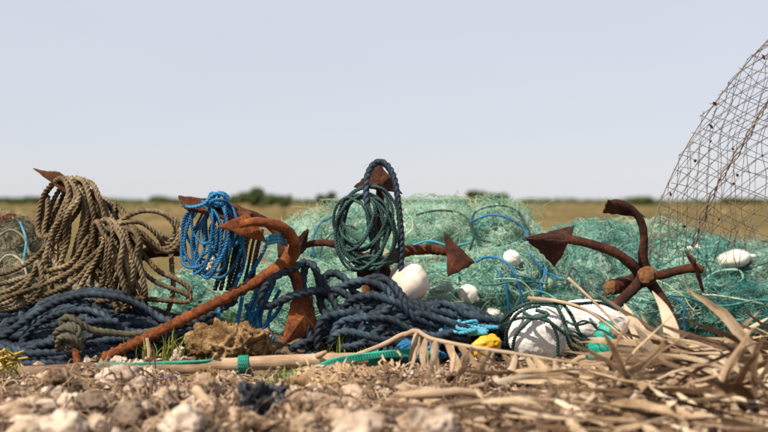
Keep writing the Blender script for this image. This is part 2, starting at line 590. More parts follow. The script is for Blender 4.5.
def leaf_mat(name, c0, c1, c2, tr=0.25):
    m, nt, b = new_mat(name)
    tc = nt.nodes.new('ShaderNodeTexCoord')
    oi = nt.nodes.new('ShaderNodeObjectInfo')
    mp = nt.nodes.new('ShaderNodeMapping')
    mp.inputs['Scale'].default_value = (3.0, 150, 150)
    nt.links.new(tc.outputs['Object'], mp.inputs[0])
    add = N_(nt, 'ShaderNodeVectorMath', operation='ADD')
    nt.links.new(mp.outputs[0], add.inputs[0])
    nt.links.new(oi.outputs['Location'], add.inputs[1])
    g = noise(nt, 1.2, 6, 0.7, 0.3, add.outputs[0])
    w = noise(nt, 9, 5, 0.65)
    mm = N_(nt, 'ShaderNodeMath', operation='ADD')
    nt.links.new(g, mm.inputs[0]); nt.links.new(w, mm.inputs[1])
    m2 = N_(nt, 'ShaderNodeMath', operation='MULTIPLY_ADD')
    nt.links.new(mm.outputs[0], m2.inputs[0]); m2.inputs[1].default_value = 0.42
    rr = N_(nt, 'ShaderNodeMath', operation='MULTIPLY')
    nt.links.new(oi.outputs['Random'], rr.inputs[0]); rr.inputs[1].default_value = 0.26
    nt.links.new(rr.outputs[0], m2.inputs[2])
    c = ramp(nt, m2.outputs[0], [(0.36, c0), (0.5, c1), (0.66, c2)])
    nt.links.new(c, b.inputs['Base Color'])
    b.inputs['Roughness'].default_value = 0.7
    b.inputs['Specular IOR Level'].default_value = 0.2
    bump(nt, b, g, 0.8, 0.004)
    t = nt.nodes.new('ShaderNodeBsdfTranslucent')
    nt.links.new(c, t.inputs[0])
    mx = nt.nodes.new('ShaderNodeMixShader')
    mx.inputs[0].default_value = tr
    nt.links.new(b.outputs[0], mx.inputs[1]); nt.links.new(t.outputs[0], mx.inputs[2])
    nt.links.new(mx.outputs[0], nt.nodes['Material Output'].inputs[0])
    return m


M['palm'] = leaf_mat('dry_palm_leaf', (0.13, 0.072, 0.036), (0.50, 0.345, 0.205), (0.80, 0.66, 0.48))
M['palm_dark'] = leaf_mat('brown_palm_leaf', (0.045, 0.024, 0.013), (0.24, 0.145, 0.080), (0.54, 0.38, 0.24))
M['grass'] = leaf_mat('green_grass', (0.07, 0.09, 0.015), (0.17, 0.20, 0.035), (0.34, 0.32, 0.09))
M['field_grass'] = simple('field_grass', [(0.38, (0.105, 0.115, 0.044)), (0.50, (0.24, 0.18, 0.085)), (0.64, (0.37, 0.27, 0.15))], 0.06, 0.9, 0, spec=0.05)
M['bush'] = simple('bush_leaves', [(0.3, (0.055, 0.080, 0.030)), (0.55, (0.10, 0.125, 0.048)), (0.75, (0.16, 0.165, 0.07))], 2.5, 0.8, 0, spec=0.1)  # leaf tones lightened a little, distance haze put into the colour
M['bark'] = simple('bush_bark', [(0.3, (0.06, 0.045, 0.03)), (0.7, (0.14, 0.11, 0.08))], 5, 0.9, 0)


# ------------------------------------------------------------------ ground
def bumpf(x, y, cx, cy, ax, ay, h):
    d = ((x - cx) / ax) ** 2 + ((y - cy) / ay) ** 2
    return h * np.exp(-d * 1.4)


def ground_h(x, y):
    x = np.asarray(x, float); y = np.asarray(y, float)
    near = np.clip((9.0 - y) / 3.0, 0, 1)
    q = xyz(x, y)
    h = near * (0.022 * fbm(q * 3.0, 3, 1) + 0.016 * fbm(q * 13.0, 3, 2))
    rub = np.clip((4.32 - y) / 0.25, 0, 1) * near
    h = h + rub * 0.045 * (1 - np.abs(fbm(q * 9.0, 3, 3)))
    h = h + bumpf(x, y, -1.2, 5.34, .55, .22, .13) + bumpf(x, y, 0.04, 5.30, .36, .17, .15) + bumpf(x, y, 0.32, 5.22, .2, .13, .06)
    h = h + bumpf(x, y, 1.2, 4.22, .62, .38, .09) + bumpf(x, y, -0.55, 5.15, .2, .15, .05)
    far = np.clip((y - 15.0) / 40.0, 0, 1)
    h = h + far * (0.12 * vnoise(q * 0.05, 9) + 0.05 * vnoise(q * 0.3, 10))
    return h


def axis(core0, core1, step, out, growth=1.16):
    a = list(np.arange(core0, core1 + 1e-6, step))
    s = step
    hi, lo = [a[-1]], [a[0]]
    while hi[-1] < out:
        s *= growth
        hi.append(hi[-1] + s)
    return a, hi[1:]


ax_, axh = axis(-2.4, 2.4, 0.022, 9000)
xs = np.array([-v for v in axh[::-1]] + ax_ + axh)
ay_, ayh = axis(3.0, 6.2, 0.022, 12000, 1.07)
ys = np.array([-9000, -2000, -400, -80, -15, -4, 0, 1.2, 2.0, 2.5, 2.8] + ay_ + ayh)
gx, gy = np.meshgrid(xs, ys)
gz = ground_h(gx, gy)
mb = MB()
mb.add(np.stack([gx, gy, gz], -1).reshape(-1, 3), grid_faces(len(ys), len(xs), wrap=False))


def ground_mat():
    m, nt, b = new_mat('ground_soil_and_field')
    g = nt.nodes.new('ShaderNodeNewGeometry')
    sep = nt.nodes.new('ShaderNodeSeparateXYZ')
    nt.links.new(g.outputs['Position'], sep.inputs[0])
    n1 = noise(nt, 7, 8, 0.7, 0.5)
    n2 = noise(nt, 45, 6, 0.7, 0.2)
    soil = mixc(nt, 0.5, ramp(nt, n1, [(0.33, (0.035, 0.020, 0.012)), (0.48, (0.12, 0.074, 0.044)), (0.64, (0.32, 0.225, 0.150))]),
                ramp(nt, n2, [(0.35, (0.028, 0.016, 0.010)), (0.5, (0.12, 0.075, 0.046)), (0.66, (0.36, 0.26, 0.18))]))
    mp = nt.nodes.new('ShaderNodeMapping')
    mp.inputs['Scale'].default_value = (1, 0.25, 1)
    nt.links.new(g.outputs['Position'], mp.inputs[0])
    f1 = noise(nt, 0.10, 6, 0.65, 0.5, mp.outputs[0])
    f2 = noise(nt, 0.9, 5, 0.7, 0.2, mp.outputs[0])
    field = mixc(nt, 0.45, ramp(nt, f1, [(0.36, (0.11, 0.12, 0.050)), (0.5, (0.23, 0.175, 0.088)), (0.64, (0.36, 0.265, 0.15))]),
                 ramp(nt, f2, [(0.34, (0.08, 0.085, 0.034)), (0.5, (0.21, 0.165, 0.082)), (0.66, (0.38, 0.285, 0.16))]))
    nt.links.new(mixc(nt, sstep(nt, sep.outputs[1], 7.5, 11.0), soil, field), b.inputs['Base Color'])
    b.inputs['Roughness'].default_value = 0.95
    b.inputs['Specular IOR Level'].default_value = 0.1
    bump(nt, b, n2, 0.9, 0.02)
    return m


ground = mb.build('ground', ground_mat(), origin=np.zeros(3))
tag(ground, kind='structure')

def G(px, py, lift=0.0, y0=3.0, y1=6.5):
    """where the sight line of a pixel meets the ground raised by lift"""
    Y = np.arange(y0, y1, .01)
    x = (px - 384) / F * Y
    z = CAMZ + (HZ - py) / F * Y
    k = np.nonzero(z < ground_h(x, Y) + lift)[0]
    Yh = Y[k[0]] if len(k) else y1
    return P(px, py, Yh)


# ---- the field: tall dry grass and scrub
mb = MB()
nt_ = 9500
yy = 11 * np.exp(RNG.random(nt_) * math.log(320 / 11))
xx = (RNG.random(nt_) * 2 - 1) * (yy * 0.72 + 1)
for k in range(9):
    n = nt_
    hh = (0.10 + 0.16 * RNG.random(n)) * (1 + 0.7 * np.clip(vnoise(xyz(xx * .12, yy * .04), 31), -0.5, 1)) * (1 + yy / 260)
    sp = 0.18 + yy / 260
    bx = xx + RNG.normal(0, 1, n) * sp
    by = yy + RNG.normal(0, 1, n) * sp
    bz = ground_h(bx, by)
    wv = (0.010 + 0.0016 * yy)
    lean = RNG.normal(0, .35, n) * hh
    a = np.stack([bx - wv, by, bz], -1); b_ = np.stack([bx + wv, by, bz], -1)
    c = np.stack([bx + lean * .5 + wv * .7, by, bz + hh * .6], -1); d = np.stack([bx + lean, by, bz + hh], -1)
    V = np.stack([a, b_, c, d], 1).reshape(-1, 3)
    i = np.arange(n)[:, None] * 4
    mb.add(V, [np.concatenate([i, i + 1, i + 2], 1), np.concatenate([i, i + 2, i + 3], 1)])
o = mb.build('field_grass', M['field_grass'], origin=np.zeros(3))
tag(o, 'dry olive and gold grass covering the flat field behind the heap', 'grass', kind='stuff')


def leaf_cloud(mb, c, rad, n, size, seed):
    rg = np.random.default_rng(seed)
    # clumped crown: several lobes
    nl = 9
    lob = rg.normal(0, .45, (nl, 3)) * rad
    lob[:, 2] = np.abs(lob[:, 2]) * 0.9
    lr = rg.uniform(.35, .6, nl)
    which = rg.integers(0, nl, n)
    d = rg.normal(0, 1, (n, 3)); d /= np.linalg.norm(d, axis=1)[:, None]
    p = lob[which] + d * (rg.random(n) ** .4 * lr[which])[:, None] * rad
    p[:, 2] = np.maximum(p[:, 2], -rad[2] * .35)
    p = p + c
    u = rg.normal(0, 1, (n, 3)); u /= np.linalg.norm(u, axis=1)[:, None]
    v = np.cross(u, rg.normal(0, 1, (n, 3))); v /= np.linalg.norm(v, axis=1)[:, None]
    s = size * rg.uniform(.6, 1.4, n)[:, None]
    V = np.stack([p - u * s, p + v * s * .5, p + u * s, p - v * s * .5], 1).reshape(-1, 3)
    mb.add(V, np.arange(n * 4).reshape(-1, 4))


def bush(px, pw, top, Y, label, seed, cat='bush'):
    x = (px - 384) / F * Y
    w = pw / F * Y / 2 * 1.1
    h = (CAMZ + (HZ - top) / F * Y) * 1.1
    z0 = float(ground_h(x, Y))
    t = thing('bush', (x, Y, z0), label, cat, 'bushes along the horizon')
    mb = MB()
    leaf_cloud(mb, np.array([x, Y, z0 + h * .45]), np.array([w * .85, w * .8, h * .42]), 2600, w * .11, seed)
    mb.build('crown', M['bush'], t, smooth=False)
    mb = MB()
    rg = random.Random(seed)
    for k in range(5):
        e = np.array([x + rg.uniform(-.5, .5) * w, Y + rg.uniform(-.3, .3) * w, z0 + h * rg.uniform(.4, .7)])
        b0 = np.array([x + rg.uniform(-.1, .1) * w, Y, z0 - .05])
        tube(mb, catmull([b0, (b0 + e) / 2 + np.array([rg.uniform(-.1, .1) * w, 0, .1]), e], h / 8), [.07 * h / 2, .02 * h / 2], 6)
    mb.build('trunk', M['bark'], t)


bush(258, 34, 189, 72, 'dark green rounded bush on the horizon left of the middle anchor', 3)
bush(480, 38, 192, 84, 'wide dark green bush on the horizon behind the teal net', 4)
bush(232, 22, 196, 90, 'small low bush just left of the rounded horizon bush', 5)
bush(286, 14, 197, 76, 'low olive bush touching the right side of the rounded horizon bush', 6)
bush(331, 26, 194, 95, 'olive bush on the horizon left of the upright anchor fluke', 7)
bush(450, 20, 197, 100, 'small low bush left of the wide dark green horizon bush', 8)
bush(640, 44, 199, 150, 'long low bush on the horizon above the rightmost anchor', 9)
bush(166, 34, 197, 170, 'faint low bush on the horizon between tan rope and blue rope', 10)
bush(20, 40, 196, 160, 'low bush on the horizon at the left edge', 12)
bush(735, 40, 199, 160, 'low bush on the horizon behind the wire trap', 13)
mb = MB()
rg = np.random.default_rng(5)
for k in range(150):
    Y = rg.uniform(170, 420)
    x = rg.uniform(-.36, .36) * Y
    leaf_cloud(mb, np.array([x, Y, .45]), np.array([rg.uniform(2, 7), 2, rg.uniform(.3, .75) * Y / 260]), 130, .4, 1000 + k)
mb3 = MB()
for k in range(110):
    Y = rg.uniform(40, 150)
    x = rg.uniform(-.34, .34) * Y
    leaf_cloud(mb3, np.array([x, Y, .05]), np.array([rg.uniform(.4, 2.0), .8, rg.uniform(.08, .26)]), 60, .05 + Y / 1400, 3000 + k)
tag(mb3.build('low_scrub', M['field_grass'], origin=np.zeros(3), smooth=False), 'low olive brown scrub patches out in the field', 'scrub', kind='stuff')
tag(mb.build('scrub', M['bush'], origin=np.zeros(3), smooth=False), 'thin line of far scrub closing the field at the horizon', 'scrub', kind='stuff')


# ------------------------------------------------------------------ fishing nets
def sph_dirs(n, rg, zmin=-.35):
    d = rg.normal(0, 1, (n * 4 + 80, 3))
    d /= np.linalg.norm(d, axis=1)[:, None]
    return d[(d[:, 2] > zmin) & (d[:, 1] < .75)][:n]


def lobe_r(d, seed, amp):
    """folded radius of one bundle of netting in direction d"""
    w = d + .22 * np.stack([vnoise(d * 2.1 + seed, seed + k) for k in range(3)], -1)
    r1 = 1 - np.abs(fbm(w * 2.3 + seed * .7, 3, seed))
    r2 = 1 - np.abs(fbm(w * 6.5 + seed, 3, seed + 7))
    return 1 + amp * (r1 - .6) + amp * .5 * (r2 - .6)


def lobe(t, px, py, Y, wpx, hpx, seed, bulk, mats, web=3, twine=150, amp=.22, cell=.032):
    rg = np.random.default_rng(seed)
    s = Y / F
    c = P(px, py, Y)
    rad = np.array([wpx * s / 2, wpx * s * .42, hpx * s / 2])
    rm = float(rad.mean())
    LOBES.append((c, rad * 1.02))
    # packed bulk
    seg = 46
    th = np.linspace(0, math.pi, seg); ph = np.arange(2 * seg) * math.pi / seg
    TH, PH = np.meshgrid(th, ph, indexing='ij')
    d = np.stack([np.sin(TH) * np.cos(PH), np.sin(TH) * np.sin(PH), np.cos(TH)], -1)
    V = c + d * (lobe_r(d, seed, amp) * .955)[..., None] * rad
    mb = MB()
    mb.add(V.reshape(-1, 3), grid_faces(seg, 2 * seg))
    mb.build('packed_net', bulk, t)
    V2 = c + (V - c) * .90
    mb = MB()
    mb.add(V2.reshape(-1, 3), grid_faces(seg, 2 * seg))
    mb.build('packed_net', bulk, t)
    # draped diamond mesh
    for L in range(web):
        m = mats[L % len(mats)]
        c0 = sph_dirs(1, rg, 0.0)[0]
        c0 = c0 * np.array([1, 1, 1]) + np.array([0, -.7, .1]); c0 /= np.linalg.norm(c0)
        e1 = np.cross(c0, [0, 0, 1.0]); e1 /= np.linalg.norm(e1); e2 = np.cross(e1, c0)
        half = rg.uniform(.8, 1.35)
        ca = cell / rm * rg.uniform(.75, 1.3)
        n_ = int(2 * half / ca)
        tt = np.linspace(-half, half, 2 * n_)
        aa = rg.uniform(0, 3.1)
        Q = []
        for sg in (1, -1):
            ang = aa + sg * R(52)
            for k in range(n_):
                off = -half + k * ca + .3 * ca * np.sin(tt / ca * 3.14 + k * 3.14)
                u = math.cos(ang) * tt - math.sin(ang) * off; v = math.sin(ang) * tt + math.cos(ang) * off
                q = np.stack([u * 2.2, v * 2.2, 0 * u + seed], -1)
                Q.append(np.stack([u + .16 * fbm(q, 2, seed + L), v + .16 * fbm(q + 9, 2, seed + L)], -1))
        Q = np.array(Q)
        r = np.linalg.norm(Q, axis=2)
        rs = np.where(r > 1e-6, np.sin(r) / np.maximum(r, 1e-6), 1)
        d = c0 * np.cos(r)[..., None] + rs[..., None] * (Q[..., :1] * e1 + Q[..., 1:] * e2)
        W = c + d * (lobe_r(d, seed, amp) * (.985 + .045 * L) + .07 * vnoise(d * 5 + L, seed))[..., None] * rad
        ok = (r < half * (1 + .35 * vnoise(Q[..., [0, 1, 1]] * 2, seed + 3))) & (W[..., 2] > .02)
        M_ = Q.shape[1]
        ns = (M_ - 1) // 3
        S3 = np.stack([W[:, 3 * i:3 * i + 4] for i in range(ns)], 1).reshape(-1, 4, 3)
        o3 = np.stack([ok[:, 3 * i:3 * i + 4].all(1) for i in range(ns)], 1).reshape(-1)
        if o3.sum():
            mb = MB()
            threads(mb, S3[o3], .0012, 3)
            tag(mb.build('webbing', m, t), kind='stuff')
    # loose curling twine
    for k, m in enumerate(mats):
        n = twine // len(mats)
        d = sph_dirs(n, rg)
        n = len(d)
        tv = np.cross(d, rg.normal(0, 1, (n, 3))); tv /= np.linalg.norm(tv, axis=1)[:, None]
        M_ = 26
        st = rg.uniform(.5, 1.9, n)[:, None] / M_
        curv = rg.normal(0, 2.6, n)[:, None]
        path = [d]
        for i in range(M_ - 1):
            d = d + tv * st; d /= np.linalg.norm(d, axis=1)[:, None]
            tv = tv + np.cross(d, tv) * curv * st + rg.normal(0, .05, (n, 3))
            tv = tv - d * (tv * d).sum(1)[:, None]; tv /= np.linalg.norm(tv, axis=1)[:, None]
            path.append(d)
        D = np.stack(path, 1)
        lift = np.sin(np.linspace(0, math.pi, M_))[None] * rg.gamma(1.0, .075, n)[:, None]
        W = c + D * (lobe_r(D, seed, amp) * .985 + lift)[..., None] * rad
        W = W[(W[..., 2] > .01).all(1)]
        mb = MB()
        threads(mb, W, .0011, 3)
        tag(mb.build('twine', m, t), kind='stuff')


LOBES = []


def hit_depth(px, py, default=None):
    """depth at which the sight line of a pixel first meets a net bundle"""
    d = np.array([(px - 384) / F, 1.0, (HZ - py) / F])
    best = None
    for c, rad in LOBES:
        o = (np.array([0, 0, CAMZ]) - c) / rad
        e = d / rad
        a, b, q = e @ e, o @ e, o @ o - 1
        D = b * b - a * q
        if D > 0:
            y = (-b - math.sqrt(D)) / a
            best = y if best is None else min(best, y)
    return default if best is None else best


def heap(loc, label, lobes, bulks, mats, seed, **kw):
    t = thing('fishing_net', loc, label, 'fishing net', 'heaps of fishing net')
    for k, l in enumerate(lobes):
        b = bulks[l[5] if len(l) > 5 else 0]
        lobe(t, *l[:5], seed + 13 * k, b, mats[k % len(mats)], **kw)
    return t


LM = [[M['net'], M['net_pale']], [M['net'], M['net_pale'], M['net_dark']], [M['net_pale'], M['net'], M['net']]]
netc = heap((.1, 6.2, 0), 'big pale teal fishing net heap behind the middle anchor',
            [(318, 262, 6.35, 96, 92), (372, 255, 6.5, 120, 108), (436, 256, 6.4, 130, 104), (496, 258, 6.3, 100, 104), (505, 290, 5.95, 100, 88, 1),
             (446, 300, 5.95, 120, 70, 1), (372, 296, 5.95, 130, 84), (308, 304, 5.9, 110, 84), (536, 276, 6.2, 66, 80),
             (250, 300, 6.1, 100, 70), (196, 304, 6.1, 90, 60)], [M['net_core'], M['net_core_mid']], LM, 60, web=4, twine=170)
LR = [[M['net'], M['net_dark']], [M['net_dark'], M['net'], M['net_grey']], [M['net_pale'], M['net_dark'], M['net']]]
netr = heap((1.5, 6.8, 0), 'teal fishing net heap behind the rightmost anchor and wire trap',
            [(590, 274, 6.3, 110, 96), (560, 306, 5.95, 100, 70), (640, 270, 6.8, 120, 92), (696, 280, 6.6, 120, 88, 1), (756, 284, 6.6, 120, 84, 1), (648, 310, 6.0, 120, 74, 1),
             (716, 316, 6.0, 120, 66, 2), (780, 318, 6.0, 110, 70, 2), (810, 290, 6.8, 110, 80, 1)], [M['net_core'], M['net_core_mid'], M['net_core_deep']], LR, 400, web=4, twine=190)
netl = heap((-1.95, 6.2, 0), 'grey beige fishing net heap at the left edge behind the tan rope',
            [(4, 258, 6.2, 80, 84), (-40, 262, 6.3, 90, 90), (16, 290, 5.95, 90, 66), (62, 300, 6.0, 90, 50)], [M['net_grey_core']],
            [[M['net_grey'], M['olive']], [M['net_grey'], M['net_grey']]], 700, web=3, twine=200)
# pale threads standing up from the crest of the big heap
mb = MB()
rgx = np.random.default_rng(14)
Q = []
for k in range(150):
    px = rgx.choice([rgx.uniform(305, 360), rgx.uniform(400, 470), rgx.uniform(490, 535)]); py = rgx.uniform(212, 224); a = rgx.uniform(-2.6, -.5)
    cv = rgx.normal(0, .28); pts = []
    yb = rgx.uniform(6.15, 6.5)
    for i in range(16):
        pts.append(P(px, py, yb)); px += 2.6 * math.cos(a); py += 2.2 * math.sin(a); a += cv + rgx.normal(0, .1)
        py = max(py, 199)
    Q.append(pts)
threads(mb, np.array(Q), .001, 3)
tag(mb.build('twine', M['net_pale'], netc), kind='stuff')


def cord(parent, pts, Y0, r, mat, name='cord', closed=False):
    """a cord lying on the net: every point is dropped onto the bundle behind it"""
    c = catmull(np.array([(a[0], a[1], 0) for a in pts], float), 2.0)
    last = None
    Ys = []
    for q in c:
        y = hit_depth(q[0], q[1], last)
        last = y if y is not None else last
        Ys.append(np.nan if y is None else y)
    Ys = np.array(Ys)
    Ys[np.isnan(Ys)] = np.nanmin(Ys) if not np.isnan(Ys).all() else Y0
    Ys = np.convolve(np.pad(Ys, 7, mode='edge'), np.ones(15) / 15, 'valid') - .065
    w = np.array([P(q[0], q[1], y) for q, y in zip(c, Ys)])
    mb = MB()
    tube(mb, resample(w, .012), r * Ys.mean() / 5.7, 6, seed=random.randint(0, 90))
    return mb.build(name, mat, parent)


# loops and tails of cord in the nets
cord(netc, [(492, 243), (474, 236), (472, 218), (484, 208), (505, 206), (520, 214), (524, 230), (512, 243), (496, 246)], 5.72, .005, M['darkgreen'])
cord(netc, [(470, 222), (490, 215), (510, 219), (526, 232), (530, 250)], 5.68, .005, M['blue'])
cord(netc, [(416, 215), (432, 211), (450, 211), (466, 217), (474, 232), (470, 250)], 5.8, .005, M['darkgreen'])
cord(netc, [(314, 258), (313, 240), (320, 224), (334, 217), (350, 218)], 5.8, .005, M['blue'])
cord(netc, [(318, 262), (326, 240), (345, 226), (358, 230)], 5.85, .004, M['darkgreen'])
cord(netc, [(404, 222), (410, 216), (413, 226), (408, 234), (402, 236)], 5.7, .004, M['net_pale'])
cord(netc, [(476, 262), (486, 257), (500, 259), (512, 268), (520, 290), (524, 312)], 5.6, .006, M['blue'])
cord(netc, [(497, 270), (505, 285), (508, 300), (509, 315)], 5.55, .005, M['blue'])
cord(netc, [(410, 246), (430, 241), (450, 246), (470, 243)], 5.7, .005, M['lightblue'])
cord(netr, [(528, 252), (536, 262), (546, 272), (562, 280)], 5.75, .005, M['blue'])
cord(netr, [(546, 268), (542, 285), (540, 300)], 5.72, .006, M['blue'])
cord(netr, [(566, 285), (572, 268), (580, 278), (584, 305)], 5.75, .004, M['darkgreen'])
cord(netr, [(648, 246), (668, 240), (690, 244), (704, 256), (700, 268)], 6.2, .005, M['net_dark'])
cord(netr, [(704, 282), (724, 286), (742, 280), (738, 270), (716, 272), (702, 282)], 6.1, .005, M['net'])
cord(netr, [(650, 300), (680, 296), (720, 306), (760, 300), (790, 306)], 5.9, .006, M['net_dark'])
cord(netl, [(20, 222), (26, 240), (24, 262), (30, 285)], 5.75, .005, M['lightblue'])
cord(netl, [(-6, 240), (10, 230), (24, 238), (30, 256)], 5.75, .006, M['net_grey'])
cord(netl, [(-6, 268), (8, 255), (22, 262), (28, 280)], 5.7, .006, M['net_grey'])
for k in range(22):
    rr_ = random.Random(k)
    hp, bx = ((netc, (300, 530, 215, 300)), (netr, (560, 768, 240, 310)))[k % 2]
    x, y = rr_.uniform(*bx[:2]), rr_.uniform(*bx[2:])
    a = rr_.uniform(-.6, .6)
    pts = []
    for q in range(6):
        pts.append((x, y, rr_.uniform(-.03, .03)))
        x += 13 * math.cos(a); y += 9 * math.sin(a); a += rr_.uniform(-.3, .9)
    cord(hp, pts, 6.05 - .55 * max(0, (y - 250) / 70), rr_.choice([.0025, .0035, .0045]), rr_.choice([M['net_dark'], M['darkgreen'], M['net'], M['blue'], M['net_pale']]))


def blob(mb, c, rad, rot=(0, 0, 0), rough=.06, seed=0, seg=28, freq=3.0, sq=1.0, octv=4):
    th = np.linspace(0, math.pi, seg)
    ph = np.arange(2 * seg) * math.pi / seg
    TH, PH = np.meshgrid(th, ph, indexing='ij')
    d = np.stack([np.sin(TH) * np.cos(PH), np.sin(TH) * np.sin(PH), np.cos(TH)], -1)
    d = np.sign(d) * np.abs(d) ** sq
    n = 1 + rough * fbm(d * freq + seed * 3.1, octv, seed)
    V = d * n[..., None] * np.asarray(rad)
    Rm = np.array(Euler(rot).to_matrix())
    V = V @ Rm.T + np.asarray(c)
    mb.add(V.reshape(-1, 3), grid_faces(seg, 2 * seg))


def float_(px, py, Y, w, h, label, mat, seed, rot=0, name='net_float', tipr=True):
    if name == 'net_float':
        Y = hit_depth(px, py, Y) - .01
    c = P(px, py, Y)
    s = Y / F
    t = thing(name, c - np.array([0, 0, h * s / 2]), label, 'float')
    mb = MB()
    blob(mb, c, (w * s / 2, w * s * .45, h * s / 2), (0, rot, 0), .05, seed, 24, 2.0, .92)
    mb.build('body', mat, t)
    if tipr:
        mb = MB()
        e = np.array([math.cos(rot), -.15, -math.sin(rot)]) * w * s * .5
        tube(mb, catmull([c + e * .85, c + e * 1.0, c + e * 1.25], .006), [.35 * h * s / 2, .3 * h * s / 2, .16 * h * s / 2], 8)
        mb.build('neck', mat, t)
    return t


# ------------------------------------------------------------------ anchors
def S(px, Y=5.3):
    return px * Y / F


def arm(t, pts, Y0, r, mat, name='arm', rough=.15, sides=14, ribs=None, seed=None, caps=.25):
    mb = MB()
    r = [v * (.80 if name == 'arm' else .92) for v in r]
    tube(mb, catmull(PP(pts, Y0), .005 if ribs else .008), r, sides, rough, seed if seed is not None else random.randint(0, 99), ribs=ribs, capscale=caps)
    return mb.build(name, mat, t)


def fluke(t, pts, Y0, mat, th=.014, seed=0, ridge=0.6):
    mb = MB()
    plate(mb, PP(pts, Y0), th, 10, .007, seed, ridge)
    return mb.build('fluke', mat, t, smooth=True)


GA = 'rusty grapnel anchors'
# front anchor with the long ribbed shank
A = thing('grapnel_anchor', P(285, 345, 5.0), 'orange rusty grapnel anchor with long ribbed shank slanting down to the left', 'anchor', GA)
arm(A, [(96, 362, -.12), (160, 331, -.08), (220, 301, -.03), (262, 279, .0)], 5.0, [S(4.9), S(5.2)], M['rust'], 'shank', .05, 16, ribs=(.034, .34))
arm(A, [(250, 285, -.01), (270, 274, .0), (287, 260, .02), (291, 248, .03)], 5.0, [S(5.2), S(6.6), S(7.0), S(6)], M['rust'], 'crown', .28)
arm(A, [(287, 264, .0), (294, 250, -.04), (292, 238, -.09), (283, 228, -.14), (268, 223, -.17), (252, 222, -.19), (240, 225, -.20)], 5.0,
    [S(8), S(7.2), S(6.6), S(6.4), S(6), S(5.4), S(4)], M['rust'])
fluke(A, [(218, 227, -.18), (249, 212, -.15), (268, 243, -.14)], 5.0, M['rust'], .016, 3)
arm(A, [(284, 256, .08), (280, 236, .12), (266, 222, .12), (248, 214, .10), (226, 208, .06), (200, 203, .02)], 5.0, [S(7), S(6), S(5), S(4)], M['rust_dark'])
fluke(A, [(178, 196, -.02), (232, 203, .05), (254, 214, .05), (238, 224, -.05), (184, 208.5, -.055)], 5.0, M['rust_mid'], .018, 4, .9)
arm(A, [(287, 264, .02), (296, 278, .04), (301, 304, .02)], 5.0, [S(7), S(6)], M['rust'])
fluke(A, [(293, 294, .0), (282, 345, -.05), (318, 332, .04), (311, 292, .05)], 5.0, M['rust'], .018, 5, 1.2)

# middle anchor
B_ = thing('grapnel_anchor', P(372, 330, 5.45), 'dark rusty grapnel anchor standing upright in the middle under a coil of green rope', 'anchor', GA)
mb = MB()
blob(mb, P(372, 268, 5.42), (S(18), S(16), S(16)), (0, 0, 0), .16, 5, 28, 2.2)
mb.build('hub', M['rust_dark'], B_)
arm(B_, [(374, 266, .05), (372, 290, .12), (370, 320, .2)], 5.45, [S(13), S(11)], M['rust'], 'shank')
arm(B_, [(365, 262, .0), (352, 251, .02), (334, 244, .04), (316, 243, .05), (302, 246, .05)], 5.45, [S(7), S(5.4), S(4.8), S(4.2)], M['rust_dark'])
fluke(B_, [(309, 229, .05), (291, 240, .02), (294, 262, .02), (306, 250, .08)], 5.42, M['rust_dark'], .013, 6)
arm(B_, [(373, 262, .0), (377, 238, .0), (380, 214, .0), (380, 190, .02), (379, 176, .03)], 5.45, [S(7), S(5.2), S(5.8), S(5.5), S(4)], M['rust_dark'])
fluke(B_, [(380, 162, .03), (354, 187, .0), (379, 189, -.045), (403, 194, .0)], 5.44, M['rust_dark'], .014, 7)
arm(B_, [(380, 264, .0), (396, 255, .03), (412, 250, .05), (430, 250, .05), (450, 252, .04)], 5.43, [S(8), S(7), S(6.4), S(5.6)], M['rust_mid'], ribs=(.022, .14))
fluke(B_, [(444, 232, .03), (448, 277, .0), (476, 263, .02)], 5.43, M['rust_dark'], .014, 8)

# right anchor
C_ = thing('grapnel_anchor', P(650, 345, 5.3), 'brown rusty grapnel anchor on the right with four curved arms round its hub', 'anchor', GA)
arm(C_, [(647, 276, -.07), (645, 276, .0), (640, 278, .08)], 5.3, [S(9.5), S(12), S(11.5)], M['rust_dark'], 'hub', .10, 18, caps=.1)
mb = MB()
blob(mb, P(647.5, 275.5, 5.235), (S(9.6), S(3), S(9)), (0, 0, 0), .14, 9, 20, 3.0)
mb.build('hub_face', M['rust_face'], C_)
arm(C_, [(640, 274, .0), (630, 263, -.03), (616, 253, -.06), (598, 246, -.08), (578, 241, -.09), (556, 238, -.10), (534, 238, -.11)], 5.3,
    [S(7.5), S(6.4), S(5.8), S(5.4), S(5.6), S(4.6), S(3)], M['rust_dark'])
fluke(C_, [(525, 238, -.12), (574, 226, .02), (570, 241, -.08)], 5.3, M['rust_dark'], .012, 11)
fluke(C_, [(525, 238, -.125), (570, 241, -.115), (555, 266.5, -.02)], 5.3, M['rust_dark'], .012, 12)
arm(C_, [(645, 270, .0), (643, 256, -.02), (644, 238, -.04), (641, 222, -.06), (632, 210, -.08), (618, 203, -.10), (608, 204, -.11)], 5.3,
    [S(7.5), S(6.2), S(5.6), S(5.2), S(4.8), S(5.2), S(4)], M['rust_dark'])
fluke(C_, [(603, 213, -.12), (608, 200, -.20), (624, 203, -.04), (646, 217, .02)], 5.3, M['rust_dark'], .012, 13)
arm(C_, [(652, 276, .0), (664, 274, .0), (680, 270, -.01), (695, 268, -.02), (703, 270, -.03)], 5.3, [S(6.6), S(5.6), S(5.2), S(6.2), S(5)], M['rust_dark'])
fluke(C_, [(686, 251, .0), (694, 260, -.10), (703, 292, .0), (699, 272, .06)], 5.3, M['rust_dark'], .012, 14)
arm(C_, [(648, 280, .0), (656, 290, -.02), (665, 304, -.04), (674, 322, -.05), (681, 352, -.05)], 5.3, [S(7.5), S(6.4), S(5.8), S(5.6)], M['rust_dark'])
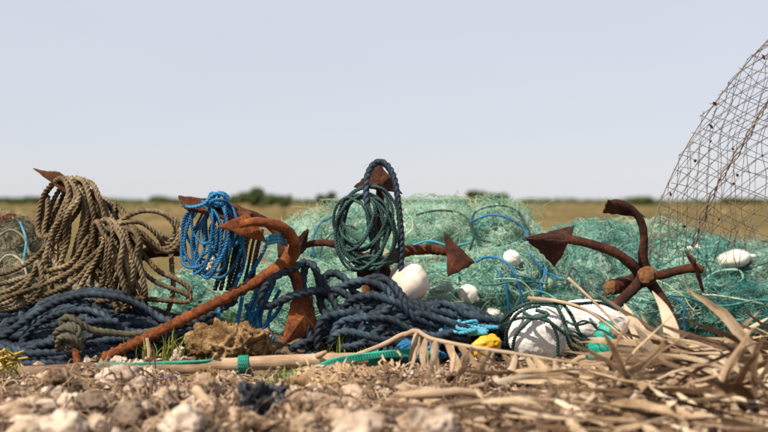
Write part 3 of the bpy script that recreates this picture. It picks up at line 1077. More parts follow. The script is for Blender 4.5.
arm(C_, [(646, 278, .12), (630, 283, .08), (612, 287, -.02)], 5.3, [S(9), S(9), S(8.4)], M['rust_dark'], 'shank', .1, 16, caps=.1)
mb = MB()
blob(mb, P(610, 287.5, 5.262), (S(6.4), S(2.6), S(7)), (0, 0, 0), .16, 10, 18, 3.0)
mb.build('shank_end', M['rust_face'], C_)
arm(C_, [(640, 282, -.02), (626, 296, -.10), (612, 312, -.16), (600, 350, -.2)], 5.3, [S(7.5), S(6.4), S(6)], M['rust_dark'])

# far left anchor, under the tan rope
D_ = thing('grapnel_anchor', P(110, 330, 5.5), 'rusty grapnel anchor buried under the tan rope with only its tip and arm end showing', 'anchor', GA)
arm(D_, [(44, 174, .0), (62, 183, .02), (84, 194, .03), (106, 210, .03), (124, 232, .02), (132, 256, .0)], 5.4, [S(3.5), S(5), S(5.4), S(6), S(7)], M['rust_dark'])
fluke(D_, [(34, 169, -.02), (60, 173, .0), (100, 199, .05), (96, 209, -.03), (60, 189, -.07)], 5.4, M['rust_mid'], .026, 15, .9)
arm(D_, [(128, 262, .0), (144, 254, -.02), (162, 250, -.03), (186, 249, -.03)], 5.4, [S(8), S(7.4), S(8.4), S(8)], M['rust_dark'], caps=.1)
arm(D_, [(132, 258, .0), (128, 285, .05), (120, 320, .1)], 5.4, [S(10), S(9)], M['rust_dark'], 'shank')

# ------------------------------------------------------------------ floats and buoys
bo = float_(409, 283, 5.36, 40, 40, 'round cream buoy hanging by the middle anchor hub', M['buoy'], 21, 0, 'buoy', False)
float_(512, 258, 5.62, 18, 15, 'white float high on the teal net left of the right anchor fluke', M['netfloat'], 22, .3)
float_(468, 294, 5.55, 20, 19, 'white pear shaped float on the teal net below the triangular fluke', M['netfloat'], 23, .5)
float_(492, 314, 5.45, 19, 13, 'white float peeking over the navy rope left of the foam buoys', M['netfloat'], 24, .1)
float_(547, 284, 5.86, 16, 17, 'pale green float half hidden in the net left of the right anchor shank', M['net_pale'], 25, .2)
float_(734, 259, 6.35, 34, 18, 'long white float lying on the net behind the wire trap', M['netfloat'], 26, -.15)
float_(694, 248, 6.4, 14, 9, 'small white float on the net just right of the wire trap rib', M['netfloat'], 27, .2)

# big foam buoys lashed with green rope
foam_specs = [((538, 333), 4.98, (60, 54, 56), .12, 'large white foam buoy on the left of the lashed pair'),
              ((594, 322), 5.10, (66, 54, 42), .22, 'white foam buoy on the right of the lashed pair')]
for k, ((px, py), Y, (w, d, h), rot, lab) in enumerate(foam_specs):
    c = P(px, py, Y); s = Y / F
    mb = MB()
    blob(mb, c, (w * s / 2, d * s / 2, h * s / 2), (0, rot, 0), .05, 31 + k, 110, 1.5, .82, 5)
    tag(mb.build('foam_buoy', M['foam']), lab, 'buoy', 'white foam buoys')
lash = thing('lashing_rope', P(565, 350, 5.0), 'dark green rope lashed over the two white foam buoys', 'rope')


def over(pts, Y0, r=S(1.75), mat=None):
    mb = MB()
    rope(mb, catmull(PP(pts, Y0), .006), r, random.randint(0, 90), 2.7, 3, 4)
    mb.build('strand', mat or M['darkgreen'], lash)


over([(500, 322, -.02), (512, 312, -.09), (530, 303, -.09), (552, 303, -.08), (575, 304, -.05), (600, 303, .0), (618, 310, .06)], 4.95)
over([(506, 345, -.02), (507, 330, -.07), (516, 315, -.11), (528, 308, -.11), (540, 306, -.10)], 4.95)
over([(500, 326, .0), (520, 318, -.12), (545, 320, -.14), (560, 330, -.12), (575, 342, -.08), (596, 352, -.06)], 4.95)
over([(512, 350, -.10), (516, 335, -.13), (528, 322, -.135), (540, 317, -.135), (550, 322, -.135), (557, 336, -.12), (558, 356, -.10)], 4.95, S(1.6))
over([(553, 300, -.05), (560, 312, -.10), (566, 328, -.10), (570, 346, -.08), (584, 356, -.06)], 4.95)
over([(560, 300, -.03), (570, 313, -.08), (578, 330, -.09), (584, 346, -.08)], 4.95)
over([(566, 303, -.02), (590, 312, -.09), (604, 320, -.09), (618, 332, -.02), (628, 344, .0)], 4.95, S(1.5))
over([(518, 302, -.04), (521, 296, .0), (516, 306, -.08), (510, 316, -.08)], 4.95, S(1.5))
over([(530, 305, -.09), (524, 312, -.12), (536, 318, -.14), (548, 314, -.13), (536, 310, -.12)], 4.95, S(1.9))
rr_ = random.Random(4)
for k in range(8):
    x = rr_.uniform(562, 582); y = rr_.uniform(318, 345)
    pts = [(x, y, -.1)]
    a = rr_.uniform(0, 1.4)
    for s in range(4):
        x += 8 * math.cos(a); y += 8 * math.sin(a); a += rr_.uniform(-.9, .9)
        pts.append((x, min(y, 358), -.12 + rr_.uniform(-.02, .03)))
    over(pts, 4.95, S(1.1))

# crumpled teal netting beside the buoys: bunched pleats
tn = thing('teal_netting_bunch', P(608, 362, 4.85), 'bright teal bunched netting spilling right of the foam buoys', 'netting')
for pts, r0 in [([(592, 346, .0), (600, 338, -.03), (606, 328, -.02), (604, 322, .02)], 8), ([(588, 350, .0), (600, 348, -.05), (614, 352, -.06), (630, 364, -.05)], 8),
                ([(598, 335, .0), (608, 340, -.04), (618, 350, -.04), (626, 360, -.02)], 7), ([(588, 354, -.02), (604, 358, -.07), (618, 364, -.07)], 6),
                ([(603, 330, .02), (600, 342, -.05), (606, 354, -.07), (610, 362, -.06)], 6)]:
    mb = MB()
    p = catmull(PP(pts, 4.86), .006)
    tube(mb, p, [S(r0) * .6, S(r0), S(r0) * .9, S(r0) * .45], 18, .42, random.randint(0, 99), flat=.55)
    mb.build('pleat', M['green'], tn)

# yellow plastic jug
yj = thing('yellow_container', P(488, 358, 4.9), 'yellow plastic container under the palm stalk left of the foam buoys', 'container')
mb = MB()
blob(mb, P(486, 346, 4.92), (S(13), S(8), S(8)), (0, -.3, 0), .26, 41, 30, 1.6, .8)
mb.build('body', M['yellow'], yj)
# ------------------------------------------------------------------ ropes laid on the ground with a height map
HX0, HY0, HC_ = -2.6, 4.2, .01
hx = np.arange(HX0, 2.6, HC_); hy = np.arange(HY0, 6.4, HC_)
HGX, HGY = np.meshgrid(hx, hy, indexing='ij')
HM = ground_h(HGX, HGY)


def lay(path, r, ds=None, cap=.2):
    ds = ds or r * .42
    p = resample(np.concatenate([path, np.zeros((len(path), 1))], 1), ds)
    k = max(1, int(round(r / HC_)))
    st = [(a, b) for a in range(-k, k + 1) for b in range(-k, k + 1) if a * a + b * b <= k * k + .5]
    I = np.clip(((p[:, 0] - HX0) / HC_).astype(int), k, len(hx) - k - 1)
    J = np.clip(((p[:, 1] - HY0) / HC_).astype(int), k, len(hy) - k - 1)
    z = np.zeros(len(p))
    CH = 18
    prev = None
    for s in range(0, len(p) + CH, CH):
        e = min(len(p), s + CH)
        if s < len(p):
            zz = np.max([HM[I[s:e] + a, J[s:e] + b] for a, b in st], axis=0)
            zz = zz + r * .9
            g0 = ground_h(p[s:e, 0], p[s:e, 1])
            z[s:e] = g0 + cap * (1 - np.exp(-np.maximum(zz - g0, 0) / cap))
        if prev is not None:
            a0, a1 = prev
            for a, b in st:
                np.maximum.at(HM, (I[a0:a1] + a, J[a0:a1] + b), z[a0:a1] + r * .7 * (1 - (a * a + b * b) / (k * k + 1)))
        prev = (s, e) if s < len(p) else None
    w = 4
    zp = np.pad(z, w, mode='edge')
    zm = np.max([zp[i:i + len(z)] for i in range(2 * w + 1)], axis=0)
    kk = np.hanning(13); kk /= kk.sum()
    zs = np.convolve(np.pad(zm, 6, mode='edge'), kk, 'valid')
    p[:, 2] = zs - r * .25
    return p


def coil_path(cx, cy, ax, ay, turns, rg, wander=.42, squash=(.4, 1.0)):
    t = np.linspace(0, turns * 2 * math.pi, int(turns * 40))
    q = xyz(t * .11, np.zeros_like(t))
    s = rg.integers(0, 1000)
    A = ax * (squash[0] + (squash[1] - squash[0]) * (.5 + .5 * fbm(q * 1.3, 2, s)))
    Bq = ay * (squash[0] + (squash[1] - squash[0]) * (.5 + .5 * fbm(q * 1.3 + 50, 2, s)))
    X = cx + wander * ax * fbm(q * 1.7 + 90, 2, s) + A * np.cos(t + .4 * fbm(q * 6, 2, s))
    Y = cy + wander * ay * fbm(q * 1.7 + 130, 2, s) + Bq * np.sin(t)
    q2 = xyz(t * 1.1, np.zeros_like(t))
    X = X + .032 * fbm(q2, 2, s + 3); Y = Y + .028 * fbm(q2 + 20, 2, s + 4)
    return np.stack([X, Y], -1)


rg = np.random.default_rng(21)
rN = S(4.1, 5.1)
# left navy heap
hl = thing('rope_heap', (-1.2, 5.1, 0), 'large heap of navy blue rope in front of the tan rope on the left', 'rope', 'heaps of navy rope')
for (cx, cy, ax, ay, tn_) in [(-1.22, 5.20, .50, .18, 6), (-1.45, 5.12, .34, .18, 5), (-0.98, 5.16, .36, .16, 5), (-1.25, 5.16, .40, .15, 5), (-1.30, 5.02, .42, .12, 4)]:
    mb = MB()
    p = lay(coil_path(cx, cy, ax, ay, tn_, rg), rN, None, .22)
    rope(mb, p, rN, rg.integers(0, 90), fuzz='some')
    mb.build('coil', M['navy'], hl)


def strand(parent, pts, Y0, r, mat, name='loop', closed=False, pitch=2.7, ds=None, per=5):
    mb = MB()
    rope(mb, catmull(PP(pts, Y0), ds or r * .40, closed), r, random.randint(0, 90), pitch, 3, per, 'much' if mat in (M['tan'], M['olive']) else 'some' if mat is M['navy'] else None)
    return mb.build(name, mat, parent)


for pts in [[(-8, 344), (12, 330), (38, 312, .04), (62, 300, .06), (90, 294, .06), (118, 297, .05), (142, 306, .04), (160, 318, .03), (184, 326)],
            [(-8, 362), (14, 352), (30, 330, .03), (52, 316, .05), (82, 310, .05), (104, 316, .04), (124, 330, .02), (150, 332), (176, 324, .02)],
            [(26, 324, .06), (40, 306, .08), (64, 296, .08), (92, 291, .08), (124, 294, .07)],
            [(62, 356, -.06), (84, 346, -.05), (108, 340, -.04), (134, 338, -.03), (158, 330, .0), (200, 320, .03), (236, 300, .08)],
            [(14, 358, -.07), (36, 346, -.06), (58, 340, -.05), (76, 330, -.04), (94, 322, -.02), (118, 322, .0)],
            [(92, 350, -.06), (112, 349, -.06), (134, 346, -.05), (156, 338, -.03), (186, 332)]]:
    strand(hl, pts, 4.98, rN, M['navy'])
# middle navy heap
hm = thing('rope_heap', (.05, 5.2, 0), 'tangled heap of navy blue rope between the orange fluke and the yellow container', 'rope', 'heaps of navy rope')
for (cx, cy, ax, ay, tn_) in [(.02, 5.24, .34, .14, 5), (.18, 5.18, .34, .13, 5), (-.05, 5.18, .24, .13, 5), (.05, 5.16, .28, .12, 5), (.34, 5.14, .24, .10, 5), (.10, 5.14, .28, .11, 5), (-.08, 5.12, .2, .1, 4), (.06, 5.04, .36, .09, 5)]:
    mb = MB()
    p = lay(coil_path(cx, cy, ax, ay, tn_, rg), rN, None, .20)
    rope(mb, p, rN, rg.integers(0, 90), fuzz='some')
    mb.build('coil', M['navy'], hm)
for pts in [[(312, 346, -.02), (306, 320), (303, 290, .02), (305, 268, .03), (312, 264, .02), (319, 280), (321, 305), (330, 318, -.03), (341, 330, -.05), (350, 349, -.06)],
            [(352, 350, -.07), (346, 330, -.06), (336, 306, -.03), (326, 288, .0), (324, 278, .03), (334, 273, .04), (346, 280, .03), (356, 294, .02), (372, 302, .0), (388, 296, .03)],
            [(318, 348, -.06), (318, 330, -.07), (324, 318, -.07), (338, 314, -.06), (356, 312, -.04), (374, 304, -.02), (378, 290, .02), (368, 280, .06)],
            [(340, 348, -.08), (360, 344, -.09), (374, 334, -.08), (390, 322, -.06), (410, 314, -.04), (434, 312, -.02), (456, 316, .0)],
            [(350, 290, .02), (362, 282, .04), (378, 277, .04), (392, 284, .02), (402, 296, .0), (412, 308, -.02)],
            [(372, 300, -.02), (376, 284, .0), (386, 280, .0), (396, 290, -.02), (406, 304, -.04), (424, 312, -.05)],
            [(352, 320, -.06), (372, 318, -.08), (392, 320, -.08), (412, 330, -.09), (434, 336, -.09), (452, 332, -.07)],
            [(330, 346, -.06), (334, 336, -.08), (344, 332, -.09), (360, 334, -.09), (384, 340, -.10), (410, 342, -.1), (436, 344, -.1)],
            [(396, 318, -.04), (420, 314, -.06), (448, 322, -.06), (472, 330, -.03), (490, 326, .02), (500, 318, .05)],
            [(436, 310, .05), (440, 304, .06), (452, 306, .05), (464, 314, .04), (484, 319, .02), (502, 319, .03)],
            [(305, 262, .03), (292, 269, -.02), (275, 277, -.06), (264, 288, -.07), (261, 300, -.07), (266, 306, -.06), (277, 303, -.06), (292, 296, -.06), (316, 291, -.04), (330, 296, .0)],
            [(330, 300, .0), (344, 286, .0), (364, 281, -.02), (384, 288, -.04), (392, 302, -.05), (380, 314, -.06), (356, 318, -.06), (338, 324, -.06), (332, 342, -.07)],
            [(342, 308, -.02), (356, 298, -.04), (376, 296, -.05), (398, 304, -.06), (416, 318, -.06), (438, 326, -.05)],
            [(322, 296, .0), (336, 290, .0), (352, 300, -.02), (362, 318, -.06), (364, 338, -.08), (380, 346, -.1)],
            [(400, 300, .0), (416, 304, -.02), (434, 318, -.03), (446, 334, -.05), (470, 340, -.04)],
            [(290, 349, -.05), (310, 340, -.04), (328, 330, -.04), (346, 318, -.05)]]:
    strand(hm, pts, 5.02, rN, M['navy'])
# navy rope looped over the upright fluke
strand(hm, [(374, 306, -.02), (377, 285, -.08), (375, 252, -.10), (369, 218, -.09), (366, 186, -.08), (371, 168, -.06), (381, 162, -.03), (391, 171, -.05), (397, 192, -.08), (401, 235, -.10), (401, 270, -.10), (404, 300, -.08), (414, 312, -.08)],
       5.42, rN * .86, M['navy'])

# olive knotted rope end with the rusty peg
kn = thing('knotted_rope', P(72, 350, 4.85), 'olive grey rope knotted in a fist sized lump on the left navy heap', 'rope')
rO = S(3.6, 4.9)
strand(kn, [(66, 330), (62, 322, -.02), (68, 317, -.03), (78, 322, -.03), (92, 330, -.01), (112, 333, .01), (134, 334, .03), (160, 330, .05)], 4.88, rO, M['olive'])
strand(kn, [(60, 342, -.01), (56, 334, -.04), (64, 328, -.06), (76, 332, -.06), (80, 342, -.05), (72, 350, -.04), (60, 346, -.03)], 4.88, rO, M['olive'])
strand(kn, [(58, 350, -.02), (60, 338, -.06), (72, 338, -.08), (82, 348, -.05)], 4.88, rO, M['olive'])
strand(kn, [(64, 326, -.03), (74, 326, -.06), (80, 334, -.06), (78, 344, -.05), (66, 346, -.05)], 4.88, rO, M['olive'])
pg = MB()
tube(pg, catmull(PP([(74, 344, -.02), (76, 352, -.04), (78, 366, -.05)], 4.86), .006), [S(2.6), S(3.4), S(3.6)], 10, .12, 3)
tag(pg.build('iron_peg', M['rust']), 'short rusty iron peg sticking out under the olive knot', 'peg')


# ------------------------------------------------------------------ hanging coils
def hang_loop(parent, top, bot, Y0, w, d, r, mat, rg, per=4, jit=2.0, shape=.55, name='loop'):
    (tx, ty), (bx, by) = top, bot
    L = lambda a, b, t: a + (b - a) * t
    J = lambda: rg.uniform(-jit, jit)
    pts = [(tx, ty, 0), (L(tx, bx, .2) + w * .42 + J(), L(ty, by, .2) + J(), -d), (L(tx, bx, .55) + w * shape + J(), L(ty, by, .55) + J(), -d * 1.1),
           (L(tx, bx, .86) + w * .4 + J(), L(ty, by, .88) + J(), -d * .8), (bx, by, -d * .2), (L(tx, bx, .86) - w * .4 + J(), L(ty, by, .88) + J(), d * .6),
           (L(tx, bx, .55) - w * shape + J(), L(ty, by, .55) + J(), d), (L(tx, bx, .2) - w * .42 + J(), L(ty, by, .2) + J(), d * .9)]
    return strand(parent, pts, Y0, r, mat, name, True, 2.7, None, per)


# tan rope over the left anchor
rg2 = random.Random(12)
rT = S(2.55, 5.3)
ta = thing('rope_coil', P(75, 310, 5.3), 'tan rope draped in long loops over the leftmost anchor tip', 'rope', 'coils of tan rope')
for k in range(17):
    u = k / 16
    tx = 61 + 56 * u + rg2.uniform(-3, 3)
    ty = 180 + 28 * u ** 1.4 + rg2.uniform(-2, 3) - (3 if u < .4 else 0)
    bx = tx + rg2.uniform(-30, 26) + (8 if u > .5 else -8)
    by = rg2.uniform(255, 305)
    if k in (0, 1, 2):
        bx, by = tx - 12, 236 + 8 * k
    hang_loop(ta, (tx, ty), (bx, by), 5.38 + .05 * u + rg2.uniform(-.04, .03), rg2.uniform(12, 30), rg2.uniform(.05, .12), rT * rg2.uniform(.9, 1.12), M['tan'], rg2, 4, 6)
for (cx, cy, ax, ay, tn_, cap) in [(-1.45, 5.46, .34, .14, 5, .26), (-1.0, 5.44, .36, .13, 5, .24), (-1.25, 5.40, .46, .12, 5, .24)]:
    mb = MB()
    p = lay(coil_path(cx, cy, ax, ay, tn_, rg), rT, None, cap)
    rope(mb, p, rT, rg.integers(0, 90), per=4, fuzz='much')
    mb.build('coil', M['tan'], ta)
for pts in [[(66, 184, -.02), (72, 178, -.06), (68, 196, -.10), (60, 216, -.11), (50, 240, -.11), (40, 268, -.12), (14, 288, -.14), (-10, 296, -.15)],
            [(76, 178, .0), (84, 182, -.08), (90, 200, -.12), (94, 225, -.13), (88, 250, -.15), (70, 272, -.17), (40, 286, -.18), (10, 296, -.2), (-10, 305, -.2)],
            [(84, 180, .0), (94, 186, -.08), (102, 206, -.12), (106, 228, -.14), (100, 252, -.16), (84, 280, -.19), (72, 300, -.2)],
            [(48, 196, .02), (47, 215, -.03), (44, 232, -.05), (50, 252, -.08), (62, 276, -.14), (74, 296, -.18)],
            [(-8, 300, -.1), (16, 292, -.13), (40, 284, -.15), (66, 274, -.17), (90, 258, -.16), (108, 240, -.12), (118, 226, -.06)],
            [(-8, 312, -.12), (20, 306, -.16), (36, 296, -.18), (42, 280, -.17), (38, 262, -.13), (30, 280, -.15), (12, 300, -.16), (-8, 305, -.14)],
            [(-8, 276, -.02), (14, 270, -.06), (34, 258, -.08), (50, 240, -.06), (56, 220, .0)],
            [(-8, 286, -.06), (12, 281, -.10), (30, 276, -.12), (52, 270, -.13), (72, 262, -.14), (86, 240, -.12), (98, 222, -.06)],
            [(8, 292, -.12), (32, 297, -.16), (58, 290, -.18), (78, 278, -.18), (94, 262, -.16), (110, 262, -.14)]]:
    strand(ta, pts, 5.4, rT, M['tan'], per=4)
tb = thing('rope_coil', P(140, 305, 5.3), 'tan rope coil looped over the anchor arm end beside the blue rope', 'rope', 'coils of tan rope')
for k in range(13):
    u = k / 12
    tx = 96 + 38 * u + rg2.uniform(-3, 3); ty = 219 + 12 * u + rg2.uniform(-4, 4)
    bx = tx + rg2.uniform(-16, 24); by = rg2.uniform(278, 312)
    hang_loop(tb, (tx, ty), (bx, by), 5.22 + rg2.uniform(-.04, .06), rg2.uniform(8, 20), rg2.uniform(.04, .09), rT * rg2.uniform(.9, 1.12), M['tan'], rg2, 4, 6)
for pts in [[(112, 238, .0), (120, 222, -.04), (138, 212, -.05), (158, 212, -.04), (174, 220, -.04), (179, 234, -.04), (172, 246, -.05), (156, 249, -.05), (143, 240, -.03), (134, 228, .0), (120, 225, .03)],
            [(110, 234, .03), (126, 216, .02), (146, 210, .02), (164, 214, .02), (176, 228, .01), (170, 240, .02), (158, 232, .04)],
            [(108, 232, -.02), (122, 228, -.06), (140, 232, -.08), (154, 244, -.09), (168, 252, -.09), (181, 240, -.07), (178, 222, -.02), (164, 214, .02)],
            [(100, 240, .0), (114, 226, -.05), (130, 222, -.06), (144, 224, -.04), (158, 236, -.02), (166, 250, .02)],
            [(126, 236, .0), (134, 252, -.06), (142, 270, -.09), (156, 282, -.11), (176, 290, -.12), (190, 297, -.12), (186, 302, -.12), (160, 300, -.13), (128, 298, -.14), (96, 302, -.15)],
            [(134, 240, .0), (148, 260, -.06), (160, 272, -.08), (178, 280, -.09), (190, 290, -.10), (188, 300, -.11)],
            [(118, 240, -.06), (112, 256, -.11), (120, 274, -.13), (128, 292, -.14), (124, 306, -.13)],
            [(124, 234, -.06), (132, 250, -.10), (130, 270, -.12), (140, 290, -.13), (146, 305, -.1)],
            [(171, 250, .0), (172, 270, -.02), (173, 292, -.02), (166, 318, .0)]]:
    strand(tb, pts, 5.28, rT, M['tan'], per=4)
strand(tb, [(104, 233, -.06), (112, 229, -.11), (122, 233, -.10), (126, 240, -.06)], 5.28, S(4.4), M['olive'])

# blue rope hung on the orange anchor's upper fluke
bl = thing('rope_coil', P(215, 290, 5.0), 'bright blue thin rope coil hanging from the orange anchor fluke', 'rope', 'coils of thin rope hung on anchors')
rB = S(1.65, 5.0)
rg3 = random.Random(5)
for k in range(15):
    tx = rg3.uniform(201, 228); ty = rg3.uniform(200, 206)
    hang_loop(bl, (tx, ty), (tx + rg3.uniform(-16, 6), rg3.uniform(242, 280)), 4.98 + rg3.uniform(-.03, .06), rg3.uniform(14, 38), rg3.uniform(.03, .06), rB * rg3.uniform(.85, 1.1), M['blue'], rg3, 4, 5)
for pts in [[(182, 205, -.06), (192, 207, -.10), (204, 204, -.10), (212, 196, -.08), (222, 193, -.05), (228, 198, -.04), (220, 204, -.07), (210, 202, -.08)],
            [(212, 203, -.06), (216, 194, -.07), (224, 196, -.07), (226, 204, -.06), (216, 206, -.09), (210, 198, -.06), (220, 192, -.03)],
            [(206, 206, -.08), (214, 200, -.10), (224, 201, -.09), (230, 206, -.04)],
            [(208, 200, -.02), (212, 193, -.02), (219, 197, -.05), (217, 206, -.08)],
            [(228, 226, .0), (240, 238, .02), (244, 262, .02), (236, 284, .0), (230, 300, .0)],
            [(266, 246, .0), (258, 262, .02), (246, 282, .02), (240, 310, .0), (236, 330, .0)],
            [(272, 285, .05), (264, 300, .05), (252, 318, .03), (238, 332, .0), (222, 334, .0)],
            [(280, 290, .05), (272, 306, .05), (268, 326, .03), (274, 340, .02)],
            [(284, 300, .05), (276, 314, .04), (262, 330, .02), (264, 342, .0)],
            [(220, 302, .0), (219, 316, -.02), (220, 330, -.03)],
            [(244, 288, .04), (256, 280, .0), (268, 272, .0)],
            [(246, 304, .04), (250, 318, .03), (246, 334, .02)]]:
    strand(bl, pts, 5.03, rB * (1.25 if pts[0][1] > 240 else 1.1), M['blue'], per=4)
for k in range(6):
    x = 250 + 3.0 * k + rg3.uniform(-1, 1)
    strand(bl, [(x + 10, 276 + k, .04), (x + 4, 295, .05), (x - 4, 315, .04), (x - 8 + rg3.uniform(-6, 12), 336, .02)], 5.06, rB * 1.3, M['blue'] if k % 2 else M['lightblue'], per=4)
# teal lashing on the arm
for k in range(3):
    strand(bl, [(264, 238 + 3.4 * k, .0), (270, 236 + 3.4 * k, -.09), (279, 235 + 3.2 * k, -.10), (284, 238 + 3 * k, -.02)], 4.96, rB * 1.15, M['lightblue'], 'lashing', per=4)
# tan thin strands behind the blue coil
ts = thing('rope_coil', P(240, 290, 5.12), 'brown and dark thin ropes hanging between the blue coil and the orange arm', 'rope')
for k in range(9):
    x = 222 + 4.2 * k + rg3.uniform(-2, 2)
    strand(ts, [(x + 8, 226 + rg3.uniform(-4, 8), .0), (x + 4, 245, -.02), (x, 265, -.02), (x - 8 + rg3.uniform(-6, 6), 290, .0)], 5.12, rB * rg3.uniform(1, 1.5), rg3.choice([M['tan'], M['darkgreen'], M['olive'], M['darkgreen'], M['navy']]), per=4)

# dark green coil on the upright anchor
gc = thing('rope_coil', P(370, 270, 5.4), 'dark green thin rope coil hung round the upright arm of the middle anchor', 'rope', 'coils of thin rope hung on anchors')
rG = S(1.55, 5.4)
rg4 = random.Random(8)
for k in range(14):
    w = rg4.uniform(26, 64)
    cx_ = 367 - (62 - w) * .28 * rg4.choice([1, 1, -.6]) + rg4.uniform(-3, 3)
    ty = 184 + rg4.uniform(0, 16)
    by = rg4.uniform(240, 272)
    cy_, h_ = (ty + by) / 2, (by - ty) / 2
    pts = []
    ph = rg4.uniform(-.25, .25)
    for s in range(10):
        a = s * 2 * math.pi / 10 + .1
        pts.append((cx_ + w / 2 * math.cos(a) * (1 - .12 * math.sin(a)) + ph * h_ * math.sin(a) + rg4.uniform(-1.5, 1.5), cy_ + h_ * math.sin(a) + rg4.uniform(-1.5, 1.5), -.06 - .035 * math.sin(a * 1 + 1.0) + rg4.uniform(-.02, .02)))
    strand(gc, pts, 5.40, rG, M['darkgreen'], 'loop', True, per=4)
for pts in [[(348, 262, -.06), (368, 256, -.1), (392, 258, -.1), (404, 250, -.06)], [(352, 254, -.05), (370, 264, -.1), (390, 262, -.1), (402, 262, -.06)]]:
    strand(gc, pts, 5.40, rG, M['darkgreen'], per=4)


# ------------------------------------------------------------------ small tangles
def tangle(name, px, py, Y, w, h, n, r, mat, label, seed, cat='rope', parent=None, d=None):
    rg = np.random.default_rng(seed)
    c = P(px, py, Y); s = Y / F
    t = parent or thing(name, c - np.array([0, 0, h * s / 2]), label, cat)
    mb = MB()
    q = c + rg.normal(0, .36, (n, 3)) * np.array([w * s, d or h * s, h * s * .8])
    q[:, 2] = np.clip(q[:, 2], c[2] - h * s * .5, c[2] + h * s * .55)
    for k in range(0, n - 6, 6):
        rope(mb, catmull(q[k:k + 8], r * .55), r, int(rg.integers(0, 90)), 2.7, 3, 4)
    mb.build('tangle', mat, t)
    return t


tangle('cord_tangle', 468, 329, 4.97, 32, 14, 26, S(1.9), M['lightblue'], 'pale blue cord tangle left of the yellow container', 51)
tangle('cord_tangle', 412, 356, 4.72, 36, 24, 60, S(2.0), M['blue'], 'deep blue cord tangle at the right end of the wooden pole', 52)
tangle('cord_tangle', 9, 362, 4.60, 24, 24, 40, S(1.0), M['yellow_rope'], 'frayed yellow cord lying at the left edge by the pole', 53)
tangle('cord_tangle', 350, 330, 5.15, 30, 20, 20, S(1.9), M['lightblue'], 'small pale blue cord scrap deep in the middle navy heap', 54)

# ------------------------------------------------------------------ wooden pole with lashings
po = thing('wooden_pole', P(230, 372, 4.6), 'long weathered wooden pole lying across the front with green lashings', 'pole')
mb = MB()
tube(mb, catmull(PP([(100, 371, -.04), (150, 368.5, -.02), (200, 367, .0), (250, 363.5, .02), (310, 361, .05), (370, 359, .08), (424, 354, .1)], 4.6), .012), [S(6.2, 4.6), S(7, 4.6), S(7, 4.6), S(7.2, 4.6), S(7.4, 4.6), S(6, 4.6)], 18, .07, 4)
mb.build('shaft', M['wood'], po)
for a, b in (((318, 356), (326, 352)), ((214, 361), (216, 354)), ((150, 364), (146, 358))):
    mb = MB()
    tube(mb, catmull(PP([(a[0], a[1], .0), ((a[0] + b[0]) / 2, (a[1] + b[1]) / 2, -.02), (b[0], b[1], -.04)], 4.62), .006), [S(3), S(2.4), S(1.6)], 8, .15, 2)
    mb.build('knot', M['wood'], po)
mb = MB()
tube(mb, catmull(PP([(18, 374, -.05), (50, 373, -.04), (86, 371, -.02), (118, 369, .01)], 4.6), .012), [S(6), S(7.2), S(7.6), S(6)], 16, .10, 9)
tag(mb.build('log', M['wood_dark']), 'short dark weathered log at the left in line with the wooden pole', 'log')
# lashings
lw = thing('pole_lashing', P(245, 372, 4.6), 'bright green cord wound round the middle of the wooden pole', 'cord', 'green cords on the pole')


def wind(parent, px0, px1, turns, r, mat, ypole, Y0, rad):
    n = turns * 14
    t = np.linspace(0, turns * 2 * math.pi, n)
    x = np.linspace(px0, px1, n)
    yp = np.interp(x, [100, 250, 424], [373, 364.5, 355.5])
    Yp = Y0 + np.interp(x, [100, 250, 424], [-.04, .02, .10])
    p = np.array([P(a, b, c) for a, b, c in zip(x, yp, Yp)])
    p[:, 1] += np.cos(t) * rad
    p[:, 2] += np.sin(t) * rad
    mb = MB()
    rope(mb, resample(p, .005), r, 5, 2.7, 3, 4)
    mb.build('winding', mat, parent)


wind(lw, 239, 249, 5, S(1.7, 4.6), M['green'], 364, 4.6, S(8.4, 4.6))
lw2 = thing('pole_lashing', P(375, 366, 4.66), 'bright green cord wound round the pole near its right end', 'cord', 'green cords on the pole')
wind(lw2, 369, 379, 5, S(1.7, 4.6), M['green'], 360, 4.6, S(8.6, 4.6))
lw3 = thing('pole_lashing', P(390, 366, 4.66), 'dark blue black rope wound twice round the right end of the pole', 'cord')
wind(lw3, 384, 402, 3, S(2.6, 4.6), M['navy'], 360, 4.6, S(9, 4.6))
gr = thing('green_cord', P(300, 372, 4.55), 'bundle of green cords running along the pole to its right end', 'cord')
for k in range(5):
    dy = k * 1.5
    strand(gr, [(290 - 6 * k, 374 + dy * .6, -.08), (312, 368 + dy * .5, -.09), (332, 360 + dy, -.09), (352, 356 + dy, -.06), (378, 353 + dy * .7, -.03), (406, 350 + dy, .0), (424 + 3 * k, 349 + dy, .0)], 4.62, S(1.6, 4.6), M['green'], 'cord', per=4)
gr2 = thing('green_cord', P(150, 366, 4.6), 'thin green cord lying along the top of the pole on the left', 'cord')
for k in range(3):
    strand(gr2, [(98, 368 + k, -.02), (100, 364 + k * 1.2, -.01), (130, 364 + k * 1.2, -.02), (160, 363 + k * .9, -.01), (200, 361.5, .0), (214, 360, .02)], 4.58, S(1.5, 4.6), M['green'], 'cord', per=4)
mb = MB()
tube(mb, catmull(PP([(648, 356, .02), (690, 353, .0), (730, 354, .0), (790, 354, .0)], 5.0), .012), [S(5), S(6), S(6), S(5.4)], 14, .08, 12)
tag(mb.build('log', M['stick']), 'pale straight log lying behind the palm leaves on the right', 'log')


